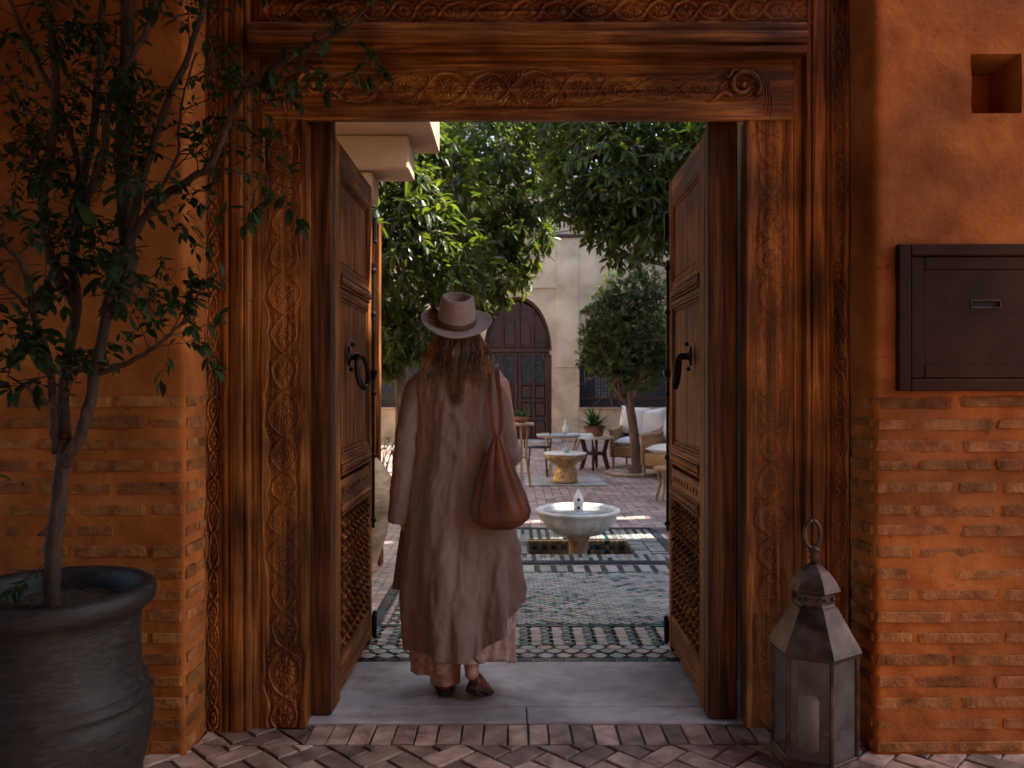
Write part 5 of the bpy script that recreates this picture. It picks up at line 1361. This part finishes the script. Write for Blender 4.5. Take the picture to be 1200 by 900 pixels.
for i in range(60):   # small feather tuft on the left of the crown
    a = random.uniform(-.9, .9); b = random.uniform(-.5, .9); p0 = Vector((-.086, random.uniform(-.02, .03), .010+random.uniform(0, .02))); l = random.uniform(.03, .062)
    d = Vector((-.45-.2*random.random(), a*.6, .35+.6*b)).normalized(); sd = d.cross(Vector((0, 1, 0))).normalized()*.005
    ft.add([HR @ (p0-sd), HR @ (p0+d*l*.5-sd*1.3), HR @ (p0+d*l), HR @ (p0+d*l*.5+sd*1.3), HR @ (p0+sd)], [(0, 1, 2, 3, 4)])
ft.build('feather_tuft', MT['hair'], ho)

# ---- long wavy hair
hr = MB(); random.seed(21)
def strand(a, length, r0, spread, z0=.0):
    "a: angle round the head (-pi/2 = back)"
    c, s = math.cos(a), math.sin(a); p = HC+Vector((c*.078, s*.088, z0)); pts = [p]; n = 11
    kc = int((a+4)*5); wav = kc*2.1+random.gauss(0, .35); wa = random.uniform(.006, .013); fr_ = 6.5+(kc*37 % 10)*.35
    tx_, ty_ = c*spread, s*.030-.012
    for i in range(1, n):
        t = i/(n-1); z = z0-length*t
        o_ = min(1, t*1.8)
        # over the shoulders and down the back
        x_ = c*.078+tx_*t**.8+wa*math.sin(fr_*t+wav)*t; y_ = s*.088+ty_*o_+wa*math.cos(fr_*t*1.1+wav)*t
        zz_ = HC.z+z
        if zz_ < 1.50 and s < .2: y_ = min(y_, -.078-.05*min(1, (1.50-zz_)/.06)+random.uniform(-.004, .004))
        pts.append(HC+Vector((x_, y_, z)))
    hr.tube(pts, [r0*(1-.1*i/n) if i < n*.6 else r0*(1.0-.85*(i/n-.55)/.45) for i in range(n)], 5)
for i in range(760):   # side curtains
    sd_ = random.choice((-1, 1)); a = random.uniform(-.55, .65) if sd_ > 0 else PI-random.uniform(-.55, .65)
    sp = random.uniform(.0, .085); hr.k = 1 if sp > .05 or random.random() < .25 else 0; strand(a, random.uniform(.12, .25)*(.8+.2*random.random()), random.uniform(.0010, .0026), sp, random.uniform(-.02, .02))
for i in range(700):   # back mass, thicker in the middle lock
    hr.k = 1 if random.random() < .12 else 0
    a = -PI/2+random.gauss(.0, .62); cen = abs(a+PI/2) < .38
    strand(a, random.uniform(.15, .32) if cen else random.uniform(.09, .20), random.uniform(.0012, .0032), random.uniform(-.03, .03), random.uniform(-.02, .02))
for i in range(46):    # fine flyaways
    a = random.uniform(-PI, PI); strand(a, random.uniform(.15, .27), .0011, random.uniform(.03, .09), 0)
m2 = hr; m2.ball(HC+Vector((0, -.008, .0)), .093, 20, 12, (.93, 1.03, 1.0))
hr.build('hair', [MT['hair'], MT['hairgoldlit']], woman, smooth=True)

# ---- leather shoulder bag
bag = thing('shoulder_bag', (-.05, 3.44, .60), 'slouchy rust brown leather bag hanging from the woman\'s right shoulder', 'bag')
BY = 3.40; bxp = lambda px: (px-600)/FPX*BY; bzp = lambda py: CZ+(450-py)/FPX*BY
BS = [(512, 578, 586, .020), (519, 574.5, 589.5, .024), (530, 570, 596, .032), (548, 564, 603, .046), (566, 557.5, 611, .058), (584, 552, 618.5, .066), (598, 550, 622.5, .069), (608, 552, 620, .064), (616, 560, 611, .050), (620.5, 574, 600, .022)]
bm = MB(); rows, n = 46, 96; by_ = [b[0] for b in BS]
for i in range(rows):
    y = 512+(620.5-512)*i/(rows-1)
    y = 512+(620.5-512)*(math.sin(i/(rows-1)*PI/2)**.95)
    x0 = bxp(np.interp(y, by_, [b[1] for b in BS])); x1 = bxp(np.interp(y, by_, [b[2] for b in BS])); dp_ = np.interp(y, by_, [b[3] for b in BS])
    k = max(0, 1-(y-512)/95)
    for j in range(n):
        a = 2*PI*j/n
        pl = (.5+.5*math.cos(a*9+.6*math.sin(y*.05)+.8*math.sin(a*2)))
        f = 1-(.26*k**.8+.03)*(1-pl)**2+.03*noise.noise((math.cos(a)*3, math.sin(a)*3, y*.06))
        bm.V.append(((x0+x1)/2+math.cos(a)*(x1-x0)/2*f, BY+math.sin(a)*dp_*f-.0, bzp(y)))
bm.F = [(i*n+j, (i+1)*n+j, (i+1)*n+(j+1) % n, i*n+(j+1) % n) for i in range(rows-1) for j in range(n)]+[tuple(range(n)), tuple(reversed(range((rows-1)*n, rows*n)))]; bm.K = [0]*len(bm.F)
bm.build('pouch', MT['leather'], bag, smooth=True)
def strap(pts, wd0, name):
    path = smooth_path(pts, 8); m = MB(); n = len(path)
    for i, p in enumerate(path):
        tg = (path[min(i+1, n-1)]-path[max(i-1, 0)]).normalized(); sd = tg.cross(Vector((0, 1, 0)))
        if sd.length < .2: sd = Vector((1, 0, 0))
        sd = sd.normalized()*wd0/2; nn = sd.cross(tg).normalized()*.003
        m.V += [tuple(p-sd-nn), tuple(p+sd-nn), tuple(p+sd+nn), tuple(p-sd+nn)]
    m.F = [(i*4+j, i*4+(j+1) % 4, i*4+4+(j+1) % 4, i*4+4+j) for i in range(n-1) for j in range(4)]; m.K = [0]*len(m.F)
    return m.build(name, MT['leather'], bag, smooth=False)
strap([W(582, 516, BY), W(577, 500, BY+.015), W(574.5, 470, BY+.015), W(574, 445, BY+.035), W(575, 432, 3.455), Vector((-.093, wd-.03, 1.485)), Vector((-.092, wd+.05, 1.475)), Vector((-.095, wd+.11, 1.40))], .018, 'strap')
strap([W(583, 514, BY+.012), W(587, 500, BY+.03), W(586, 470, BY+.03), W(583, 445, BY+.045), W(582, 435, 3.46), Vector((-.066, wd-.03, 1.470)), Vector((-.066, wd+.05, 1.46)), Vector((-.07, wd+.11, 1.39))], .020, 'strap')
# ------------------------------------------------------------------ leaves
def leaf_verts(L=1, Wd=.32, fold=.06, curl=.12):
    return np.array([(0, 0, 0), (-Wd*.42, L*.33, fold), (0, L*.33, 0.02), (Wd*.42, L*.33, fold), (-Wd*.38, L*.68, fold-curl*.4), (0, L*.68, -curl*.4), (Wd*.38, L*.68, fold-curl*.4), (0, L, -curl)])
LT_ = np.array([(0, 2, 1), (0, 3, 2), (1, 2, 5), (1, 5, 4), (2, 3, 6), (2, 6, 5), (4, 5, 7), (5, 6, 7)])
def basis(d, up):
    d = d.normalized(); s = d.cross(up); s = s.normalized() if s.length > 1e-3 else d.orthogonal().normalized(); return s, d, s.cross(d)
def seen(p, margin=0): 
    if p.y < .3: return False
    x = 600+p.x/p.y*FPX; y = 450-(p.z-CZ)/p.y*FPX
    return -margin < x < 1200+margin and -margin < y < 900+margin
def build_leaves(items, mat, parent, nobj=300, pri=None, Wd=.32, fold=.06, curl=.12, bname='foliage'):
    "items: (pos, dir, up, size). The leaves that show largest are objects, the rest one mesh"
    base = leaf_verts(1, Wd, fold, curl); me = nmesh('leaf', base, LT_, mat, False)
    order = sorted(range(len(items)), key=(lambda i: pri(items[i])) if pri else (lambda i: 0 if seen(items[i][0]) else 1))
    head = order[:nobj]; rest = order[nobj:]; off = Vector(parent.location)
    for i in head:
        p, d, u, s = items[i]; X, Y, Z = basis(d, u); mtx = Matrix((X, Y, Z)).transposed().to_4x4()
        o = bpy.data.objects.new('leaf', me); COL.objects.link(o); o.parent = parent; o.matrix_local = Matrix.Translation(p-off) @ mtx @ Matrix.Scale(s, 4)
    if rest:
        Pm = np.array([items[i][0] for i in rest]); S = np.array([items[i][3] for i in rest]); B = np.array([[list(v) for v in basis(items[i][1], items[i][2])] for i in rest])
        V = Pm[:, None, :]+np.einsum('vk,nkj->nvj', base, B)*S[:, None, None]; k = len(rest)
        F = (LT_[None]+np.arange(k)[:, None, None]*8).reshape(-1, 3)
        o = link(bname, nmesh(bname, V.reshape(-1, 3)-np.array(off), F, mat, False), parent); o['kind'] = 'stuff'
def rv(): 
    while True:
        v = Vector((random.uniform(-1, 1), random.uniform(-1, 1), random.uniform(-1, 1)))
        if .05 < v.length < 1: return v.normalized()

# ------------------------------------------------------------------ potted tree in the foreground
random.seed(3)
pc = Vector((-1.50, 2.60, 0))
t = thing('plant_pot', pc, 'big dark glazed round pot with a thick rim in the lower left corner', 'pot')
prof = [(.0001, 0), (.232, 0), (.245, .02), (.268, .10), (.288, .18), (.299, .25), (.303, .29), (.300, .325), (.290, .337), (.297, .350), (.299, .362), (.287, .374), (.292, .388), (.288, .398), (.276, .410), (.268, .44), (.263, .50), (.262, .56), (.265, .60), (.268, .625), (.285, .645), (.305, .66), (.312, .685), (.306, .71), (.290, .722), (.272, .718), (.262, .700), (.256, .66), (.25, .60), (.0001, .58)]
MB().lathe(prof, 72, pc, lambda a, z: 1+.004*math.sin(3*a+z*9)+.002*math.sin(a*11+z*40)).build('pot_body', MT['pot'], t, smooth=True)
m = MB(); n = 26
for i in range(n+1):
    for j in range(n+1):
        u, v = -1+2*i/n, -1+2*j/n; r_ = max(abs(u), abs(v)); l = math.hypot(u, v) or 1; u2, v2 = u/l*r_*.262, v/l*r_*.262
        m.V.append((pc.x+u2, pc.y+v2, .645+.012*noise.noise((u2*22, v2*22, 0))+.006*noise.noise((u2*60, v2*60, 3))))
for i in range(n):
    for j in range(n): a = i*(n+1)+j; m.F.append((a, a+n+1, a+n+2, a+1)); m.K.append(0)
m.build('soil', MT['soil'], t, smooth=True)
tree = thing('potted_tree', (pc.x, pc.y, .64), 'slender dark leafed tree growing from the large glazed pot at the left', 'tree')
D0 = 2.60
def B(*q): return [P(a, b, D0+(c if True else 0)) for a, b, c in q]
branches = [   # photo px, px, depth offset ; radii px
    (B((60, 712, -.0), (62, 660, 0), (67, 600, 0), (74, 545, 0), (76, 515, 0)), 10.5, 7.2),
    (B((76, 515, 0), (74, 470, .02), (80, 420, .03), (90, 360, .05), (84, 290, .08), (96, 220, .10), (110, 150, .12), (118, 60, .14), (122, -60, .16)), 7, 4),
    (B((75, 545, 0), (98, 500, -.02), (112, 440, -.03), (124, 370, -.02), (148, 290, 0), (186, 235, -.03), (216, 215, -.08), (246, 196, -.12)), 7.2, 3.8),
    (B((246, 196, -.12), (262, 160, -.14), (276, 125, -.16), (300, 95, -.2), (345, 65, -.25), (398, 38, -.3), (430, 10, -.32)), 4.2, 1.6),
    (B((112, 440, -.03), (150, 425, -.06), (185, 405, -.10), (200, 390, -.13), (222, 372, -.16)), 3.6, 1.4),
    (B((66, 530, 0), (62, 480, -.03), (58, 430, -.05), (40, 370, -.08), (30, 320, -.1), (10, 290, -.12), (-30, 250, -.14)), 5, 2.4),
    (B((68, 490, 0), (54, 470, -.06), (30, 452, -.1), (8, 440, -.14)), 3, 1.2),
    (B((90, 360, .05), (60, 300, .0), (50, 230, -.03), (66, 130, -.03), (60, 40, -.05), (50, -60, -.05)), 6.5, 3.6),
    (B((124, 370, -.02), (150, 330, .02), (146, 250, .04), (145, 160, .04), (150, 60, .05), (150, -60, .05)), 9, 8),
    (B((148, 290, 0), (168, 210, -.03), (196, 120, -.05), (226, 50, -.08), (250, -40, -.1)), 5, 2.6),
    (B((96, 220, .10), (80, 150, .04), (48, 80, 0), (20, 20, -.03), (-5, -40, -.05)), 4, 2.2),
    (B((84, 290, .08), (100, 240, 0), (122, 180, -.06), (130, 110, -.09), (175, 30, -.1), (190, -40, -.1)), 5, 2.6),
    (B((166, 255, -.01), (205, 190, -.02), (212, 130, -.02), (230, 60, -.04)), 2.2, 1.1),
    (B((40, 370, -.08), (14, 340, -.16), (-20, 330, -.2)), 2.4, 1.2),
    (B((20, 200, -.05), (50, 160, -.04), (0, 90, -.03)), 2, 1),
]
m = MB(); tips = []; random.seed(5)
for pts, r0, r1 in branches:
    p = smooth_path(pts, 6); n = len(p); s = D0/FPX
    p = [q+rv()*.0035 for q in p]
    m.tube(p, [(r0+(r1-r0)*i/(n-1))*s*(1+.10*noise.noise(q*18)) for i, q in enumerate(p)], 9)
    if r0 < 12: tips.append((p, r0))
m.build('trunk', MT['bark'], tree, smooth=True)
tw = MB(); items = []
def twig(p0, d, L, depth=0, ls=.034):
    pts = [p0]; d = d.normalized(); n = 6; curve = rv()*.22
    for i in range(n): d = (d+curve*.3+Vector((0, 0, -.02 if depth else .03))).normalized(); pts.append(pts[-1]+d*L/n)
    tw.tube(pts, [max(.0008, .0022*(1-.7*i/n)*(1.2 if depth == 0 else .8)) for i in range(n+1)], 4, False)
    for i in range(2, n+1):
        if depth == 0 and random.random() < .55: twig(pts[i], (d+rv()*.9), L*random.uniform(.35, .6), 1, ls)
        if random.random() < .85:
            for s_ in (-1, 1):
                if random.random() < .72:
                    tg = (pts[i]-pts[i-1]).normalized(); sd = tg.cross(rv()).normalized()
                    items.append((pts[i], (tg*.5+sd*s_*.8+Vector((0, 0, -.35))+rv()*.25), Vector((0, -.5, 1))+rv()*.5, ls*random.uniform(.6, 1.45)))
    items.append((pts[-1], d+Vector((0, 0, -.3)), Vector((0, -.4, 1))+rv()*.4, ls*random.uniform(.9, 1.5)))
for p, r0 in tips:
    for i in range(4, len(p)-1):
        q = p[i]; py_ = 450-(q.z-CZ)/q.y*FPX; px_ = 600+q.x/q.y*FPX
        k = .50 if py_ < 330 else (.2 if py_ < 430 else .05)
        if r0 <= 4.3: k = max(k, .45)
        if px_ > 255: k *= .8
        while k > 0:
            if random.random() < k:
                d = rv(); d.y = d.y*.6-.12; d.z = d.z*.8+.25
                if px_ < 255: d.x += .1
                L_ = random.uniform(.10, .27)*(.62 if px_ > 235 else 1)
                twig(q, d, L_, 0, .030 if py_ < 200 else .040)
            k -= 1
# heavier leaf clumps at the lower left and the sprays that cross the door frame
for (a, b, c, k) in ((20, 400, -.12, 5), (5, 350, -.14, 5), (35, 440, -.12, 2), (60, 300, -.05, 6), (110, 290, -.05, 6), (95, 200, -.06, 6), (30, 200, -.1, 5), (120, 330, -.05, 3), (222, 372, -.16, 4), (195, 400, -.12, 2), (200, 320, -.12, 2), (246, 265, -.14, 3), (330, 215, -.2, 3), (290, 205, -.16, 3), (140, 60, -.05, 6), (40, 60, -.08, 6), (220, 30, -.1, 5), (330, 60, -.24, 4), (380, 90, -.3, 3)):
    for _ in range(k):
        q = P(a+random.uniform(-14, 14), b+random.uniform(-14, 14), D0+c); d = rv(); d.y *= .6; d.z = d.z*.7+.1; twig(q, d, random.uniform(.07, .15), 1, .072 if a < 130 and b > 280 else .046)
tg_ = smooth_path(B((222, 372, -.16), (236, 350, -.17), (246, 312, -.18)), 4); tw.tube(tg_, .0016, 4)
tg_ = smooth_path(B((246, 196, -.12), (290, 205, -.16), (345, 222, -.2)), 4); tw.tube(tg_, .0018, 4)
tag(tw.build('twigs', MT['bark'], tree), kind='stuff')
items = [it for it in items if it[0].y < 2.93 or it[0].x > -1.2]
items = [it for it in items if it[0].y < 3.10]
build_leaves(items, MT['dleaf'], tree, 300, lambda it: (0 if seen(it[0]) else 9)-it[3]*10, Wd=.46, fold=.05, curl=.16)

# ------------------------------------------------------------------ courtyard trees
def crown_items(lobes, nshoot, lsize, seed, droop=.35, per=(6, 9), inner=.25):
    random.seed(seed); items = []; twg = []; tot = sum(l[1].x*l[1].y*l[1].z for l in lobes)**1
    wts = [(l[1].x*l[1].y*l[1].z)**(2/3) for l in lobes]
    for _ in range(nshoot):
        c, r = random.choices(lobes, wts)[0]; v = rv(); k = 1-abs(random.gauss(0, .16)) if random.random() > inner else random.uniform(.45, .9)
        p = Vector((c.x+v.x*r.x*k, c.y+v.y*r.y*k, c.z+v.z*r.z*k)); p += rv()*.06
        ax = (v+rv()*.6+Vector((0, 0, -droop))).normalized(); n = random.randint(*per); L = lsize*1.0
        twg.append((p-ax*L*1.2, p+ax*L*.7))
        for i in range(n):
            q = p+ax*L*(.75*i/n-.1); a = rv(); sd = (a-ax*a.dot(ax)).normalized()
            items.append((q, sd*.85+ax*(.35+.5*i/n)+Vector((0, 0, -droop*.9)), Vector((0, 0, 1))*.9+rv()*.55+v*.3, lsize*random.uniform(.7, 1.25)))
    return items, twg
def ctree(name, base, lobes, nshoot, lsize, label, seed, mat, trunk, limbs=7, nobj=300, group=None, droop=.35, Wd=.36, region=None, inner=.25, per=(6, 9)):
    t = thing(name, base, label, 'tree', group)
    m = MB(); random.seed(seed+50); p = smooth_path(trunk[0], 6); rr = lerp_list(trunk[1], len(p))
    m.tube(p, [r*(1+.12*noise.noise(q*7)) for r, q in zip(rr, p)], 14); top = p[-1]
    for i in range(limbs):
        c, r = random.choice(lobes); e = Vector((c.x+random.uniform(-.6, .6)*r.x, c.y+random.uniform(-.6, .6)*r.y, c.z+random.uniform(-.4, .5)*r.z))
        s = p[random.randint(len(p)*2//3, len(p)-1)]; q = smooth_path([s, s.lerp(e, .35)+rv()*.12+Vector((0, 0, .1)), s.lerp(e, .7)+rv()*.12, e], 5); m.tube(q, lerp_list([trunk[1][-1]*.75, trunk[1][-1]*.5, .02, .010], len(q)), 8)
        for j in range(3):
            k_ = q[random.randint(6, len(q)-1)]; m.tube(smooth_path([k_, k_+rv()*.25, k_+rv()*.5+Vector((0, 0, -.1))], 3), lerp_list([.014, .008, .004], 7), 5)
    m.build('trunk', MT['bark2'], t, smooth=True)
    items, twg = crown_items(lobes, nshoot, lsize, seed, droop, per, inner)
    m = MB()
    for a, b in twg: m.tube([a, b], [.005, .002], 3, False)
    tag(m.build('twigs', MT['bark2'], t), kind='stuff')
    def pri(it):
        q = it[0]; x = 600+q.x/q.y*FPX; y = 450-(q.z-CZ)/q.y*FPX
        vis = region[0] < x < region[1] and region[2] < y < region[3] if region else seen(q)
        return (0 if vis else 50)+q.y
    build_leaves(items, MT[mat], t, nobj, pri, Wd=Wd, bname='foliage'); return t
V3 = Vector
def lobe(px, py, d, rpx, ry=None, rz=None):
    r = rpx/FPX*d; return (P(px, py, d), V3((r, (ry or rpx)/FPX*d*.9, (rz or rpx)/FPX*d)))
# near left orange tree
b0 = P(469, 600, 8.6); b0.z = 0
ctree('orange_tree', b0, [lobe(450, 270, 7.4, 75), lobe(520, 300, 7.8, 50), lobe(405, 180, 7.6, 110), lobe(470, 370, 8.2, 55), lobe(440, 400, 8.3, 40), lobe(500, 215, 8.0, 60)], 1500, .135,
      'large leafy orange tree just left of the woman with sunlit leaves under the plaster beam', 11, 'oleaf', ([b0, b0+V3((.02, 0, .8)), b0+V3((.0, .0, 1.6)), b0+V3((-.06, 0, 2.4))], [.10, .075, .07, .06]), region=(437, 650, 142, 430))
# darker tree behind it, in the middle
b1 = P(520, 500, 12.6); b1.z = 0
ctree('orange_tree', b1, [lobe(575, 190, 11.2, 90), lobe(600, 270, 11.0, 48), lobe(560, 310, 11.4, 55), lobe(530, 240, 11.8, 80), lobe(660, 120, 12.0, 70), lobe(596, 335, 10.9, 18)], 2100, .15,
      'dark shaded orange tree in the middle whose lowest sprays touch the far arched door', 12, 'oleaf', ([b1, b1+V3((0, 0, 1.2)), b1+V3((.25, 0, 2.4)), b1+V3((.5, 0, 3.3))], [.12, .1, .09, .08]), region=(500, 670, 142, 380), nobj=250)
# right tree with hanging sprays
b2 = V3((3.0, 9.2, 0))
ctree('orange_tree', b2, [lobe(735, 190, 8.4, 80), lobe(690, 160, 8.8, 60), lobe(790, 200, 8.2, 70), lobe(668, 225, 8.7, 34), lobe(730, 275, 8.5, 32), lobe(760, 250, 8.2, 50), lobe(700, 250, 8.6, 30), lobe(850, 150, 8.6, 110), lobe(690, 60, 8.8, 90)], 2300, .125,
      'orange tree on the right whose bright drooping branches hang over the courtyard', 13, 'oleaf', ([b2, b2+V3((-.1, 0, 1.2)), b2+V3((-.3, 0, 2.2)), b2+V3((-.6, -.2, 3.0))], [.12, .10, .09, .07]), region=(610, 800, 142, 330))
# small clipped round tree
d3 = 12.2; b3 = P(742, 556, d3); b3.z = 0
ctree('round_tree', b3, [lobe(737, 390, d3, 52, 50, 56), lobe(712, 372, d3-.1, 28), lobe(764, 392, d3-.2, 34), lobe(735, 350, d3, 34), lobe(716, 420, d3, 24), lobe(750, 430, d3, 30), lobe(700, 398, d3, 18), lobe(760, 338, d3, 24), lobe(778, 415, d3-.1, 20), lobe(722, 442, d3, 14), lobe(690, 425, d3, 12)], 1900, .072,
      'small clipped round tree with a slim leaning trunk before the dark window', 14, 'sleaf', ([b3, P(746, 545, d3), P(742, 500, d3), P(738, 470, d3), P(744, 440, d3)], [.15, .085, .07, .065, .05]), limbs=9, region=(680, 790, 320, 450), droop=.1, Wd=.45, inner=.2)
m = MB(); m.lathe([(.0001, .0), (.42, .0), (.44, .02), (.42, .045), (.36, .05), (.33, .02), (.0001, .018)], 36, b3); tag(m.build('tree_ring', MT['sandstone'], smooth=True, loc=b3), 'low round stone ring at the foot of the small round tree', 'kerb')
# trees behind the far wall close the view
for i, (px, d, h, s) in enumerate(((470, 24, 7.5, 21), (590, 25, 8.4, 22), (720, 24.5, 7.8, 23), (850, 24, 7.6, 24))):
    bb = P(px, 500, d); bb.z = 0
    ctree('tall_tree', bb, [(V3((bb.x, d, h)), V3((2.1, 1.6, 2.6))), (V3((bb.x+1.2, d, h+1.6)), V3((1.6, 1.2, 1.6))), (V3((bb.x-1.2, d, h-1)), V3((1.6, 1.2, 1.6)))], 900, .30,
          ('leftmost of the tall trees rising behind the far courtyard wall', 'tall tree behind the far wall straight above the arched door', 'tall tree behind the far wall above the small round tree', 'rightmost of the tall trees rising behind the far courtyard wall')[i], s, 'oleaf',
          ([bb, bb+V3((0, 0, 3)), bb+V3((.1, 0, h))], [.3, .22, .12]), limbs=5, nobj=0, group='tall trees behind the far courtyard wall', per=(5, 7))
# a few oranges in the left trees
om = MB().ball((0, 0, 0), .042, 12, 8).mesh('orange', MT['orange'], smooth=True)
for a, b, d, lb in ((548, 192, 10.3, 'orange hanging highest in the dark middle tree'), (562, 202, 10.3, 'orange just right of the highest one in the dark middle tree'), (545, 235, 10.4, 'lone orange lower in the dark middle tree')):
    tag(link('orange', om, None, P(a, b, d)), lb, 'orange', 'oranges hanging in the trees')
# low green plant at the foot of the left window wall
q = P(452, 510, 9.5); q.z = 0
t = thing('shrub', q, 'small low leafy plant beside the clay jar by the left courtyard wall', 'plant'); random.seed(9); its = []
for _ in range(70): p_ = q+V3((random.uniform(-.2, .2), random.uniform(-.2, .2), random.uniform(.05, .75))); its.append((p_, rv()+V3((0, 0, .2)), V3((0, 0, 1)), .09))
m = MB()
for k in range(9): m.tube(smooth_path([q+V3((random.uniform(-.05, .05), 0, 0)), q+V3((random.uniform(-.12, .12), random.uniform(-.1, .1), .4)), q+V3((random.uniform(-.2, .2), random.uniform(-.1, .1), .75))], 3), .006, 5)
m.build('stems', MT['stemgreen'], t); build_leaves(its, MT['sleaf'], t, 60, Wd=.4)
